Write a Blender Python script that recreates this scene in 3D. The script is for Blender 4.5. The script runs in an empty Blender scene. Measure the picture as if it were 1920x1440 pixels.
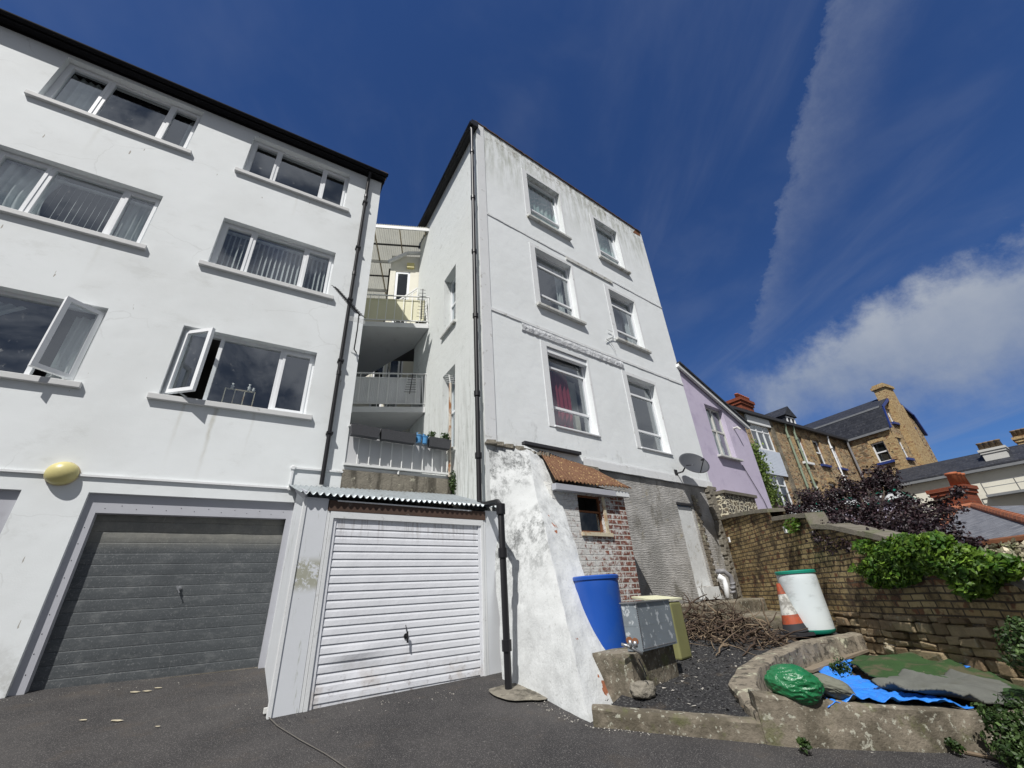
import bpy, bmesh, math, random
from mathutils import Vector, Matrix, noise as mnoise
random.seed(7)
S = bpy.context.scene
col = S.collection
PI = math.pi
R = math.radians

# ------------------------------------------------------------------ camera
FPX = 778.0                                   # focal length in pixels of the 1920 px wide photograph
upc = Vector((-97, -1497, FPX)).normalized()  # world up seen from the camera (x right, y down, z forward)
fwdc = Vector((0, 0, 1))
yc = (fwdc - upc * fwdc.dot(upc)).normalized()
xc = yc.cross(upc)
if xc.x < 0: xc = -xc
W3 = Matrix((xc, yc, upc))                    # camera axes -> world axes
CAM = Vector((0, 0, 1.6))
cd = bpy.data.cameras.new('camera'); cam = bpy.data.objects.new('camera', cd); col.objects.link(cam)
S.camera = cam
cd.sensor_width = 36; cd.lens = FPX / 1920 * 36; cd.clip_start = 0.05; cd.clip_end = 3000
rx = W3 @ Vector((1, 0, 0)); ry = W3 @ Vector((0, -1, 0)); rz = W3 @ Vector((0, 0, -1))
cam.matrix_world = Matrix(((rx.x, ry.x, rz.x, 0), (rx.y, ry.y, rz.y, 0), (rx.z, ry.z, rz.z, CAM.z), (0, 0, 0, 1)))

def ray(x, y): return W3 @ Vector((x - 960, y - 720, FPX))
def at(x, y, D):                              # surveyed point: sight line and horizontal distance
    d = ray(x, y); return CAM + d * (D / math.hypot(d.x, d.y))
def on(x, y, pl):                             # sight line meets the sloping plane z = a + bx + cy
    a, b, c = pl; d = ray(x, y)
    return CAM + d * ((a - CAM.z) / (d.z - b * d.x - c * d.y))
ROADP = (0.0, -.0663, .1063)
YARDP = (.0104, -.0393, .122)
PLANP = (.463, -.106, .10)
SOILP = (.253, .05, .011)
def soil(x, y):
    t = min(1, max(0, (y - 4.9) / 1.0)); t = t * t * (3 - 2 * t); return min((pz(PLANP, x, 4.75) + .012) * (1 - t) + pz(SOILP, x, y) * t, pz(YARDP, x, y) + .05 + .25 * max(0, x - 2.3))
def on_soil(px, py, dz=0):
    d = ray(px, py); h = math.hypot(d.x, d.y); lo, hi = 3.5, 14.0
    for _ in range(40):
        m = (lo + hi) / 2; p = CAM + d * (m / h)
        if p.z > soil(p.x, p.y) + dz: lo = m
        else: hi = m
    return p
def pz(pl, x, y): return pl[0] + pl[1] * x + pl[2] * y

class Fac:                                    # an upright plane: origin, compass direction of its horizontal axis
    def __init__(s, O, ang, flip=1):
        s.O = Vector((O[0], O[1], 0)); a = R(ang); s.U = Vector((math.sin(a), math.cos(a), 0)); s.N = Vector((s.U.y, -s.U.x, 0)) * flip
    def p(s, u, v, w=0): return s.O + s.U * u + s.N * w + Vector((0, 0, v))
    def uv(s, x, y, off=0):
        d = ray(x, y); o = s.O + s.N * off; t = (o - CAM).dot(s.N) / d.dot(s.N); q = CAM + d * t
        return (q - s.O).dot(s.U), q.z

# ------------------------------------------------------------------ exposure, world and sun
S.view_settings.view_transform = 'Standard'; S.view_settings.look = 'None'
S.view_settings.exposure = 0.17; S.view_settings.gamma = 1
SUN_AZ, SUN_EL = 196.0, 53.0                  # compass degrees from +Y towards +X
w = bpy.data.worlds.new('World'); S.world = w; w.use_nodes = True
nt = w.node_tree; nt.nodes.clear(); L_ = nt.links
def wn(t, **k):
    n = nt.nodes.new(t)
    for a, b in k.items(): setattr(n, a, b)
    return n
def wm(op, a, b=None, c=None, clamp=False):
    n = wn('ShaderNodeMath', operation=op, use_clamp=clamp)
    for i, q in enumerate((a, b, c)):
        if q is None: continue
        if hasattr(q, 'links'): L_.new(q, n.inputs[i])
        else: n.inputs[i].default_value = q
    return n.outputs[0]
def wdot(v, vec):
    n = wn('ShaderNodeVectorMath', operation='DOT_PRODUCT'); L_.new(v, n.inputs[0]); n.inputs[1].default_value = vec
    return n.outputs['Value']
def wsm(x, lo, hi):
    n = wn('ShaderNodeMapRange', interpolation_type='SMOOTHSTEP'); L_.new(x, n.inputs[0])
    n.inputs[1].default_value = lo; n.inputs[2].default_value = hi
    return n.outputs[0]
sky = wn('ShaderNodeTexSky', sky_type='NISHITA'); sky.sun_disc = False
sky.sun_elevation = R(SUN_EL); sky.sun_rotation = R(SUN_AZ); sky.altitude = 0; sky.air_density = 1.0; sky.dust_density = .3; sky.ozone_density = 4.0
tc = wn('ShaderNodeTexCoord'); D = tc.outputs['Generated']
tint = wn('ShaderNodeMix', data_type='RGBA', blend_type='MULTIPLY'); tint.inputs[0].default_value = 1
L_.new(sky.outputs[0], tint.inputs[6]); tint.inputs[7].default_value = (.40, .60, .94, 1)
SKYTINT = tint
# cloud layer coordinates: direction projected on a flat layer overhead
sep = wn('ShaderNodeSeparateXYZ'); L_.new(D, sep.inputs[0])
zz = wm('MAXIMUM', sep.outputs[2], .03)
cx = wm('DIVIDE', sep.outputs[0], zz); cy = wm('DIVIDE', sep.outputs[1], zz)
comb = wn('ShaderNodeCombineXYZ'); L_.new(cx, comb.inputs[0]); L_.new(cy, comb.inputs[1])
def wnoise(vec, scale, detail=6, rough=.55, stretch=None, rot=0, dist=0):
    mp = wn('ShaderNodeMapping'); L_.new(vec, mp.inputs[0])
    mp.inputs['Rotation'].default_value = (0, 0, rot)
    if stretch: mp.inputs['Scale'].default_value = stretch
    n = wn('ShaderNodeTexNoise'); L_.new(mp.outputs[0], n.inputs['Vector']); n.inputs['Scale'].default_value = scale
    n.inputs['Detail'].default_value = detail; n.inputs['Roughness'].default_value = rough; n.inputs['Distortion'].default_value = dist
    return n.outputs[0]
def edge(p, q, inside):                        # great circle through two directions, positive on the side of `inside`
    n = ray(*p).normalized().cross(ray(*q).normalized()).normalized()
    if n.dot(ray(*inside)) < 0: n = -n
    return wdot(D, n)
fine = wm('MULTIPLY', wm('SUBTRACT', wnoise(D, 34, 8, .7), .5), 1.0)
mid = wm('SUBTRACT', wnoise(D, 9, 6, .6), .5)
# vapour trail
eL = wm('ADD', edge((1545, 0), (1402, 640), (1650, 300)), wm('ADD', wm('MULTIPLY', fine, .06), wm('MULTIPLY', mid, .05)))
eR = wm('ADD', edge((1745, 0), (1432, 700), (1500, 100)), wm('MULTIPLY', mid, .10))
along = edge((1300, 700), (1600, 700), (1500, 300))
trail = wm('MULTIPLY', wm('MULTIPLY', wsm(eL, 0, .02), wsm(eR, -.02, .09)), wsm(along, 0, .12))
tedge = wm('MULTIPLY', wm('MULTIPLY', wsm(eL, 0, .006), wm('SUBTRACT', 1, wsm(eL, .006, .055))), wsm(eR, -.01, .02))
trail = wm('ADD', wm('MULTIPLY', trail, wm('ADD', .06, wm('MULTIPLY', wnoise(D, 26, 8, .7), .27))), wm('MULTIPLY', wm('MULTIPLY', tedge, wsm(along, 0, .2)), wm('MULTIPLY', wnoise(D, 60, 5, .7), .20)))
streak = wm('MULTIPLY', wm('MULTIPLY', wsm(wm('ADD', edge((1420, 655), (1480, 500), (1500, 640)), wm('MULTIPLY', fine, .01)), -.012, .002), wsm(edge((1425, 655), (1520, 420), (1400, 500)), -.004, .014)), wm('MULTIPLY', wsm(along, 0.02, .12), .14))
trail = wm('MAXIMUM', trail, streak)
# thin high cirrus
cir = wnoise(comb.outputs[0], 1.5, 7, .6, (1, .28, 1), R(-58), .4)
veil = wm('MULTIPLY', wsm(cir, .46, .80), .26)
top = wm('MULTIPLY', wsm(wnoise(comb.outputs[0], 2.2, 5, .55, None, 0, .3), .45, .75), .10)
veil = wm('MAXIMUM', veil, top)
# cumulus bank low on the right
e1 = wm('ADD', edge((1375, 705), (1920, 438), (1700, 640)), wm('ADD', wm('MULTIPLY', mid, .16), wm('MULTIPLY', fine, .06)))
e2 = wm('ADD', edge((1380, 775), (1920, 655), (1700, 600)), wm('MULTIPLY', mid, .22))
e0 = wm('ADD', edge((1400, 800), (1370, 640), (1700, 600)), wm('MULTIPLY', mid, .12))
bank = wm('MULTIPLY', wm('MULTIPLY', wsm(e1, -.02, .06), wsm(e2, -.10, .05)), wsm(e0, -.03, .10))
shade = wm('MULTIPLY', wsm(e2, .22, -.02), 1)
# broken cloud behind the camera (seen only in the window glass)
outm = wm('MAXIMUM', wsm(wdot(D, Vector((-.15, -.95, -.1))), .05, .30), wsm(edge((1985, 0), (1985, 1440), (2600, 700)), .0, .12))
back = wm('MULTIPLY', wsm(wnoise(D, 2.6, 8, .62), .12, .42), outm)
def wmix(fac, a, b):
    n = wn('ShaderNodeMix', data_type='RGBA'); L_.new(fac, n.inputs[0])
    for i, q in ((6, a), (7, b)):
        if hasattr(q, 'links'): L_.new(q, n.inputs[i])
        else: n.inputs[i].default_value = (*q, 1)
    return n.outputs[2]
CB = 5.0
c1 = wmix(wm('ADD', veil, trail, clamp=True), tint.outputs[2], (CB * .62, CB * .72, CB * .95))
bankc = wmix(shade, (CB * 1.02, CB * 1.10, CB * 1.22), (CB * .62, CB * .74, CB * .98))
c2 = wmix(wm('MULTIPLY', bank, .88), c1, bankc)
cl2 = wsm(wnoise(D, 5.2, 9, .62, None, 0, .8), .40, .60)
backc = wmix(cl2, (CB * .20, CB * .24, CB * .31), (CB * .98, CB * 1.0, CB * 1.04))
c3 = wmix(wm('MULTIPLY', back, .9), c2, backc)
bg = wn('ShaderNodeBackground'); L_.new(c3, bg.inputs[0]); bg.inputs[1].default_value = .078
wo = wn('ShaderNodeOutputWorld'); L_.new(bg.outputs[0], wo.inputs[0])

sd = bpy.data.lights.new('sun', 'SUN'); sd.energy = 4.5; sd.angle = R(.5); sd.color = (1, .965, .92)
so = bpy.data.objects.new('sun', sd); col.objects.link(so)
sv = Vector((math.sin(R(SUN_AZ)) * math.cos(R(SUN_EL)), math.cos(R(SUN_AZ)) * math.cos(R(SUN_EL)), math.sin(R(SUN_EL))))
so.rotation_euler = sv.to_track_quat('Z', 'Y').to_euler(); so.location = (0, -4, 30)

# ------------------------------------------------------------------ materials
def srgb(r, g, b):
    f = lambda c: ((c / 255 + .055) / 1.055) ** 2.4 if c > 10 else c / 255 / 12.92
    return (f(r), f(g), f(b))
class NM:
    def __init__(s, name):
        s.m = bpy.data.materials.new(name); s.m.use_nodes = True; s.t = s.m.node_tree; s.t.nodes.clear()
        s.out = s.n('ShaderNodeOutputMaterial'); s.pos = s.n('ShaderNodeNewGeometry').outputs['Position']
    def n(s, t, **k):
        n = s.t.nodes.new(t)
        for a, b in k.items(): setattr(n, a, b)
        return n
    def put(s, q, sock):
        if hasattr(q, 'links'): s.t.links.new(q, sock)
        elif isinstance(q, (tuple, list)) and len(q) == 3 and sock.type == 'RGBA': sock.default_value = (*q, 1)
        else: sock.default_value = q
    def math(s, op, a, b=None, c=None, clamp=False):
        n = s.n('ShaderNodeMath', operation=op, use_clamp=clamp)
        for i, q in enumerate((a, b, c)):
            if q is not None: s.put(q, n.inputs[i])
        return n.outputs[0]
    def mix(s, f, a, b, mode='MIX'):
        n = s.n('ShaderNodeMix', data_type='RGBA', blend_type=mode); s.put(f, n.inputs[0]); s.put(a, n.inputs[6]); s.put(b, n.inputs[7])
        return n.outputs[2]
    def map(s, vec, scale=(1, 1, 1), rot=(0, 0, 0), loc=(0, 0, 0)):
        n = s.n('ShaderNodeMapping'); s.put(vec, n.inputs[0]); n.inputs['Scale'].default_value = scale; n.inputs['Rotation'].default_value = rot; n.inputs['Location'].default_value = loc
        return n.outputs[0]
    def noise(s, vec, scale, detail=5, rough=.6, dist=0):
        n = s.n('ShaderNodeTexNoise'); s.put(vec, n.inputs['Vector']); n.inputs['Scale'].default_value = scale
        n.inputs['Detail'].default_value = detail; n.inputs['Roughness'].default_value = rough; n.inputs['Distortion'].default_value = dist
        return n.outputs[0]
    def noise_col(s, vec, scale, amp):
        n = s.n('ShaderNodeTexNoise'); s.put(vec, n.inputs['Vector']); n.inputs['Scale'].default_value = scale; n.inputs['Detail'].default_value = 5
        o = s.n('ShaderNodeVectorMath', operation='MULTIPLY_ADD'); s.put(n.outputs['Color'], o.inputs[0]); o.inputs[1].default_value = (amp, amp, amp); s.put(vec, o.inputs[2]); return o.outputs[0]
    def island(s): return s.n('ShaderNodeNewGeometry').outputs['Random Per Island']
    def sm(s, x, lo, hi, a=0, b=1):
        n = s.n('ShaderNodeMapRange', interpolation_type='SMOOTHSTEP'); s.put(x, n.inputs[0])
        for i, q in enumerate((lo, hi, a, b)): n.inputs[i + 1].default_value = q
        return n.outputs[0]
    def uvv(s): return s.n('ShaderNodeUVMap', uv_map='UVMap').outputs[0]
    def z(s):
        n = s.n('ShaderNodeSeparateXYZ'); s.put(s.pos, n.inputs[0]); return n.outputs[2]
    def bump(s, h, strength=.3, dist=.01, prev=None):
        n = s.n('ShaderNodeBump'); s.put(h, n.inputs['Height']); n.inputs['Strength'].default_value = strength; n.inputs['Distance'].default_value = dist
        if prev is not None: s.put(prev, n.inputs['Normal'])
        return n.outputs[0]
    def done(s, colr, rough=.6, metal=0, normal=None, spec=.5, **k):
        p = s.n('ShaderNodeBsdfPrincipled'); s.put(colr, p.inputs['Base Color']); s.put(rough, p.inputs['Roughness']); s.put(metal, p.inputs['Metallic'])
        p.inputs['Specular IOR Level'].default_value = spec
        if normal is not None: s.put(normal, p.inputs['Normal'])
        for a, b in k.items(): s.put(b, p.inputs[a])
        s.t.links.new(p.outputs[0], s.out.inputs[0]); return s.m

def gen(name, base, rough=.6, metal=0, var=.10, vs=2.0, layers=(), bumps=(), spec=.4, **k):
    """plain coat with slow tone variation, weather layers and fine relief; layers: dict(c, s, lo, hi, st, zr, a)"""
    m = NM(name)
    v = m.noise(m.pos, vs, 4, .6)
    c = m.mix(m.math('MULTIPLY', m.sm(v, .3, .7), var), base, tuple(q * .55 for q in base))
    for l in layers:
        vec = m.map(m.pos, l.get('st', (1, 1, 1)))
        f = m.sm(m.noise(vec, l['s'], l.get('d', 6), .65, l.get('dist', 0)), l['lo'], l['hi'])
        if 'zr' in l: f = m.math('MULTIPLY', f, m.sm(m.z(), *l['zr']))
        if 's2' in l: f = m.math('MULTIPLY', f, m.sm(m.noise(m.pos, l['s2'], 3, .5), .42, .62))
        c = m.mix(m.math('MULTIPLY', f, l.get('a', 1)), c, l['c'])
    nrm = None
    for (s_, st, d) in bumps: nrm = m.bump(m.noise(m.pos, s_, 5, .6), st, d, nrm)
    return m.done(c, rough, metal, nrm, spec, **k)

MAT = {}
WHITE = (.755, .79, .80)
MAT['render_left_base'] = gen('white_painted_render_plain', WHITE, .75, var=.10, vs=.8, layers=[
    dict(c=(.40, .41, .40), s=1.1, lo=.52, hi=.80, st=(1, 1, .8), a=.45), dict(c=(.5, .5, .42), s=2.0, lo=.54, hi=.68, st=(3, 3, .25), a=.4, s2=.9),
    dict(c=(.22, .17, .12), s=6, lo=.70, hi=.72, st=(2, 2, .6), a=.7)], bumps=[(60, .25, .004), (3, .35, .03)])
def left_paint():
    m = NM('white_painted_render')
    dt = m.n('ShaderNodeVectorMath', operation='DOT_PRODUCT'); m.put(m.pos, dt.inputs[0]); U_ = Fac((0, 0), 58).U; dt.inputs[1].default_value = U_; u0_ = Vector((-5.64, 5.5, 0)).dot(U_)
    uu = m.math('ADD', dt.outputs['Value'], m.math('MULTIPLY', m.noise(m.map(m.pos, (1, 1, .8)), 2.5, 4, .6), .12)); z = m.z()
    v = m.noise(m.pos, .8, 5, .6); c = m.mix(m.math('MULTIPLY', m.sm(v, .35, .7), .22), WHITE, (.50, .51, .49))
    f = m.sm(m.noise(m.map(m.pos, (1, 1, 1.6)), 1.5, 8, .7), .54, .72); c = m.mix(m.math('MULTIPLY', f, .22), c, (.40, .41, .38))
    for (ux, wd, zt, zb, am) in ((.98, .045, 4.7, 3.2, .55), (.55, .04, 4.7, 3.5, .28), (1.5, .03, 4.7, 3.7, .2), (-1.2, .05, 7.4, 6.3, .15), (1.3, .05, 10.0, 8.9, .15), (-2.0, .06, 10.0, 8.9, .2)):
        g = m.math('ABSOLUTE', m.math('SUBTRACT', uu, u0_ + ux + .06)); g = m.sm(g, wd, 0); g = m.math('MULTIPLY', g, m.math('MULTIPLY', m.sm(z, zb, zt), m.sm(z, zt + .02, zt - .02)))
        g = m.math('MULTIPLY', g, m.noise(m.map(m.pos, (8, 8, 2)), 3, 5, .7)); c = m.mix(m.math('MULTIPLY', g, am * 1.6), c, (.30, .27, .17))
    k = m.sm(m.noise(m.map(m.pos, (2, 2, .5), (0, .4, 0)), 5.5, 3, .5), .735, .75); c = m.mix(m.math('MULTIPLY', k, .7), c, (.20, .16, .11))
    gr = m.math('MULTIPLY', m.sm(z, 1.7, .9), m.sm(m.noise(m.pos, 3, 8, .75), .42, .62)); c = m.mix(m.math('MULTIPLY', gr, .5), c, (.25, .24, .2))
    vr = m.n('ShaderNodeTexVoronoi', feature='DISTANCE_TO_EDGE'); m.put(m.map(m.noise_col(m.pos, 1.2, .7), (1, 1, 1)), vr.inputs['Vector']); vr.inputs['Scale'].default_value = .55
    ck = m.math('MULTIPLY', m.sm(vr.outputs['Distance'], .006, .001), m.sm(m.noise(m.pos, .7, 2, .5), .5, .6)); c = m.mix(m.math('MULTIPLY', ck, .16), c, (.3, .3, .28))
    return m.done(c, .75, 0, m.bump(m.noise(m.pos, 60, 5, .6), .25, .004, m.bump(m.noise(m.pos, 2.2, 3, .5), .22, .03)), .35)
MAT['render_left'] = left_paint()
def house_paint():
    m = NM('weathered_white_masonry_paint')
    c = m.mix(m.math('MULTIPLY', m.sm(m.noise(m.pos, .9, 5, .6), .4, .7), .14), (.80, .835, .845), (.52, .54, .52))
    z = m.z()
    st = m.noise(m.map(m.pos, (3.5, 3.5, .55)), 1.6, 8, .7)
    f = m.math('MULTIPLY', m.sm(st, .40, .66), m.sm(z, 11.0, 13.2))
    c = m.mix(m.math('MULTIPLY', f, .58), c, (.25, .27, .19))
    g = m.math('MULTIPLY', m.sm(m.noise(m.pos, 5, 8, .75), .48, .62), m.sm(z, 12.9, 13.7))
    c = m.mix(m.math('MULTIPLY', g, .8), c, (.16, .13, .08))
    h = m.math('MULTIPLY', m.sm(m.noise(m.map(m.pos, (1.5, 1.5, .8)), 2.2, 9, .75), .55, .70), m.sm(z, 6.0, 3.0))
    c = m.mix(m.math('MULTIPLY', h, .6), c, (.20, .21, .19))
    q = m.sm(m.noise(m.pos, 9, 6, .8), .70, .76)
    c = m.mix(m.math('MULTIPLY', q, .5), c, (.25, .24, .20))
    return m.done(c, .78, 0, m.bump(m.noise(m.pos, 45, 5, .6), .3, .005, m.bump(m.noise(m.pos, 2.5, 4, .6), .35, .03)), .3)
MAT['render_house'] = house_paint()
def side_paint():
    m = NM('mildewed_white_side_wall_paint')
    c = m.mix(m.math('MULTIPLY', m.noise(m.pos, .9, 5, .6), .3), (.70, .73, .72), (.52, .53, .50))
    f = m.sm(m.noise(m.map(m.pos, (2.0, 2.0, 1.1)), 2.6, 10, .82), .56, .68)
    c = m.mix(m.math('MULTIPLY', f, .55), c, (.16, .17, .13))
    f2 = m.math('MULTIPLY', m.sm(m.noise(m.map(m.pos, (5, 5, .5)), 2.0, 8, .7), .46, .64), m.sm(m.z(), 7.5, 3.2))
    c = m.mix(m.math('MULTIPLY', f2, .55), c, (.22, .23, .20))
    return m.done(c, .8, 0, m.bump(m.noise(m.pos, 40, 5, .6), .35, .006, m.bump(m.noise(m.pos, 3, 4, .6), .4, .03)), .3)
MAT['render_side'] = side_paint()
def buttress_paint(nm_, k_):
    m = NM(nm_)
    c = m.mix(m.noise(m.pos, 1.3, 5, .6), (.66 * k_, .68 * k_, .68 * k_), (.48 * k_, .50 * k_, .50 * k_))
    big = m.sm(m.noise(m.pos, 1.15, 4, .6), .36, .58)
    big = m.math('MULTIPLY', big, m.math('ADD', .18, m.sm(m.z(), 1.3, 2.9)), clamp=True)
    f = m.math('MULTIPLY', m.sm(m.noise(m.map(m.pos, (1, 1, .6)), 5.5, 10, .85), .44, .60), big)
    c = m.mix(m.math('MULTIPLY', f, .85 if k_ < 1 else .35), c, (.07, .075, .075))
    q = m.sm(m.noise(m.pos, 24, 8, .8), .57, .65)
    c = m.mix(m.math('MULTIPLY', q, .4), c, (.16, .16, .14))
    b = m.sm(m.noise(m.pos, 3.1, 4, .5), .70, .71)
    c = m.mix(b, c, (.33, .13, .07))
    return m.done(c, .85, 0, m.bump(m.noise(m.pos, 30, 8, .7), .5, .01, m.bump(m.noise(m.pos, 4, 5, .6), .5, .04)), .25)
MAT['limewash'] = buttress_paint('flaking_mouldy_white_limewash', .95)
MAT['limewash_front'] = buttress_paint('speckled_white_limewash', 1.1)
MAT['trim_white'] = gen('white_painted_masonry_trim', (.74, .76, .77), .6, var=.12, layers=[dict(c=(.22, .21, .16), s=7, lo=.58, hi=.72, a=.5)], bumps=[(30, .3, .006)])
MAT['trim_dirty'] = gen('dirty_painted_stone_sill', (.60, .61, .59), .7, var=.2, layers=[dict(c=(.20, .17, .10), s=6, lo=.5, hi=.68, a=.7), dict(c=(.07, .06, .05), s=14, lo=.62, hi=.7, a=.7)], bumps=[(40, .5, .01)])
MAT['sill_grey'] = gen('painted_concrete_sill', (.60, .61, .61), .65, var=.15, layers=[dict(c=(.25, .24, .2), s=6, lo=.6, hi=.75, a=.4)], bumps=[(50, .3, .005)])
MAT['upvc'] = gen('white_plastic_window_frame', (.80, .82, .84), .28, var=.04)
MAT['upvc_old'] = gen('aged_white_painted_joinery', (.62, .62, .58), .55, var=.25, layers=[dict(c=(.3, .26, .18), s=9, lo=.6, hi=.75, a=.5)])
MAT['plastic_black'] = gen('black_gloss_plastic', (.012, .012, .014), .42, var=.2)
MAT['gutter_black'] = gen('dull_black_gutter', (.012, .012, .014), .85, var=.2, spec=.1)
MAT['rust_pipe'] = gen('rusting_cream_painted_iron', (.55, .5, .42), .6, var=.2, layers=[dict(c=(.25, .10, .03), s=6, lo=.48, hi=.56, st=(1, 1, .4))])
MAT['lavender_panel'] = gen('pale_grey_fascia_board', (.43, .44, .48), .55, var=.1, layers=[dict(c=(.3, .3, .32), s=4, lo=.55, hi=.8, a=.4)])
def garage_grey():
    m = NM('grey_galvanised_garage_door')
    c = m.mix(m.noise(m.map(m.pos, (1, 1, 3)), 1.6, 6, .7), (.050, .058, .065), (.115, .125, .13))
    sp = m.sm(m.noise(m.pos, 48, 6, .8), .54, .64)
    c = m.mix(m.math('MULTIPLY', sp, m.math('MULTIPLY', m.noise(m.pos, 2.5, 4, .6), .75)), c, (.34, .35, .35))
    cl = m.sm(m.noise(m.map(m.pos, (1, 1, 2.2)), 4.5, 7, .7), .5, .68); c = m.mix(m.math('MULTIPLY', cl, .35), c, (.22, .23, .23))
    lt = m.sm(m.z(), 2.45, 2.70)
    c = m.mix(m.math('MULTIPLY', m.math('MULTIPLY', lt, m.noise(m.pos, 5, 6, .7)), .8), c, (.33, .32, .27))
    dr = m.sm(m.noise(m.map(m.pos, (14, 14, 1.1), (0, .25, 0)), 3, 3, .5), .74, .76)
    c = m.mix(m.math('MULTIPLY', dr, .5), c, (.5, .5, .48))
    return m.done(c, .55, .25, m.bump(m.noise(m.pos, 12, 4, .6), .15, .01), .4)
MAT['garage_grey'] = garage_grey()
MAT['garage_white'] = gen('white_painted_steel_door', (.74, .76, .80), .38, var=.06, layers=[
    dict(c=(.42, .35, .28), s=3.0, lo=.50, hi=.68, zr=(1.3, .75), a=.45), dict(c=(.16, .12, .10), s=10, lo=.55, hi=.68, zr=(1.15, .7), a=.6),
    dict(c=(.35, .33, .32), s=2.5, lo=.5, hi=.62, st=(9, 9, .6), zr=(2.25, 2.6), a=.5)], bumps=[(1.6, .35, .05)])
MAT['board_white'] = gen('white_cladding_board', (.70, .73, .76), .5, var=.12, layers=[
    dict(c=(.20, .22, .16), s=5, lo=.56, hi=.68, st=(1, 1, .35), a=.55, s2=1.1), dict(c=(.22, .22, .16), s=26, lo=.5, hi=.58, zr=(1.75, 1.8), a=0)], bumps=[(40, .15, .003)])
def flake_board():
    m = NM('peeling_white_board')
    c = m.mix(m.math('MULTIPLY', m.noise(m.pos, 2, 5, .6), .3), (.72, .75, .79), (.5, .52, .52))
    st = m.sm(m.noise(m.map(m.pos, (6, 6, .9)), 2.5, 7, .7), .58, .68)
    c = m.mix(m.math('MULTIPLY', st, .5), c, (.30, .32, .24))
    z = m.z(); zone = m.math('MULTIPLY', m.sm(z, 1.78, 1.9), m.sm(z, 2.2, 2.08))
    fl = m.math('MULTIPLY', m.sm(m.noise(m.pos, 11, 8, .75), .44, .50), zone)
    c = m.mix(m.math('MULTIPLY', fl, .85), c, (.34, .34, .25))
    ru = m.sm(m.noise(m.pos, 13, 5, .7), .72, .75)
    c = m.mix(m.math('MULTIPLY', ru, .8), c, (.2, .11, .06))
    return m.done(c, .55, 0, m.bump(m.noise(m.pos, 30, 5, .6), .2, .004), .35)
MAT['board_flaking'] = flake_board()
MAT['corrugated'] = gen('galvanised_corrugated_steel', (.36, .40, .42), .5, .4, var=.35, vs=5, layers=[dict(c=(.16, .15, .13), s=5, lo=.56, hi=.72, a=.6)])
MAT['rust_sheet'] = gen('rusted_corrugated_iron', (.15, .075, .04), .8, .1, var=.3, vs=4, layers=[dict(c=(.10, .045, .02), s=6, lo=.48, hi=.68, st=(1, 1, 2), a=.8), dict(c=(.50, .36, .16), s=9, lo=.55, hi=.66, st=(3, 3, .7), a=.7)], bumps=[(40, .4, .005)])
MAT['wood_dark'] = gen('stained_dark_timber', (.09, .055, .04), .7, var=.5, vs=5, layers=[dict(c=(.25, .22, .2), s=5, lo=.6, hi=.7, a=.6)], bumps=[(25, .4, .005)])
MAT['concrete_stained'] = gen('stained_concrete', (.23, .21, .17), .9, var=.5, vs=5, layers=[dict(c=(.05, .045, .035), s=1.8, lo=.45, hi=.62, st=(3, 3, .5), a=.8), dict(c=(.48, .46, .36), s=6, lo=.58, hi=.68, a=.7)], bumps=[(30, .7, .02)])
MAT['concrete_kerb'] = gen('lichened_concrete_kerb', (.225, .195, .15), .92, var=.5, vs=4, layers=[dict(c=(.075, .065, .045), s=2.6, lo=.42, hi=.60, a=.8), dict(c=(.46, .46, .38), s=19, lo=.575, hi=.64, a=.7), dict(c=(.10, .11, .04), s=5, lo=.55, hi=.68, a=.6)], bumps=[(45, .6, .012), (6, .6, .04)])
MAT['coping_lichen'] = gen('lichened_stone_coping', (.23, .20, .155), .92, var=.4, vs=5, layers=[dict(c=(.46, .46, .34), s=4.5, lo=.56, hi=.64, a=.85), dict(c=(.05, .045, .035), s=10, lo=.50, hi=.62, a=.8)], bumps=[(35, .7, .015)])
MAT['coping_grey'] = gen('weathered_grey_stone_coping', (.17, .155, .125), .9, var=.4, vs=4, layers=[dict(c=(.10, .12, .05), s=3, lo=.52, hi=.68, a=.6)], bumps=[(35, .6, .015)])
MAT['interior'] = gen('painted_room_shade', (.10, .095, .09), .9, var=.1)  # dark grey puts the darkness of the rooms into their wall colour
MAT['interior_white'] = gen('white_room_reveal', (.6, .6, .58), .8, var=.1)
MAT['curtain_white'] = gen('sheer_white_curtain', (.62, .66, .66), .8, var=.2, vs=6)
MAT['curtain_aqua'] = gen('aqua_patterned_curtain', (.32, .48, .46), .8, var=.3, vs=8, layers=[dict(c=(.62, .68, .66), s=9, lo=.5, hi=.6, a=.8)])
MAT['curtain_red'] = gen('crimson_curtain', (.33, .04, .07), .8, var=.4, vs=5)
MAT['curtain_grey'] = gen('dark_grey_curtain', (.10, .10, .12), .8, var=.3, vs=5)
MAT['blind'] = gen('white_vertical_blind', (.72, .74, .74), .6, var=.1)
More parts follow.
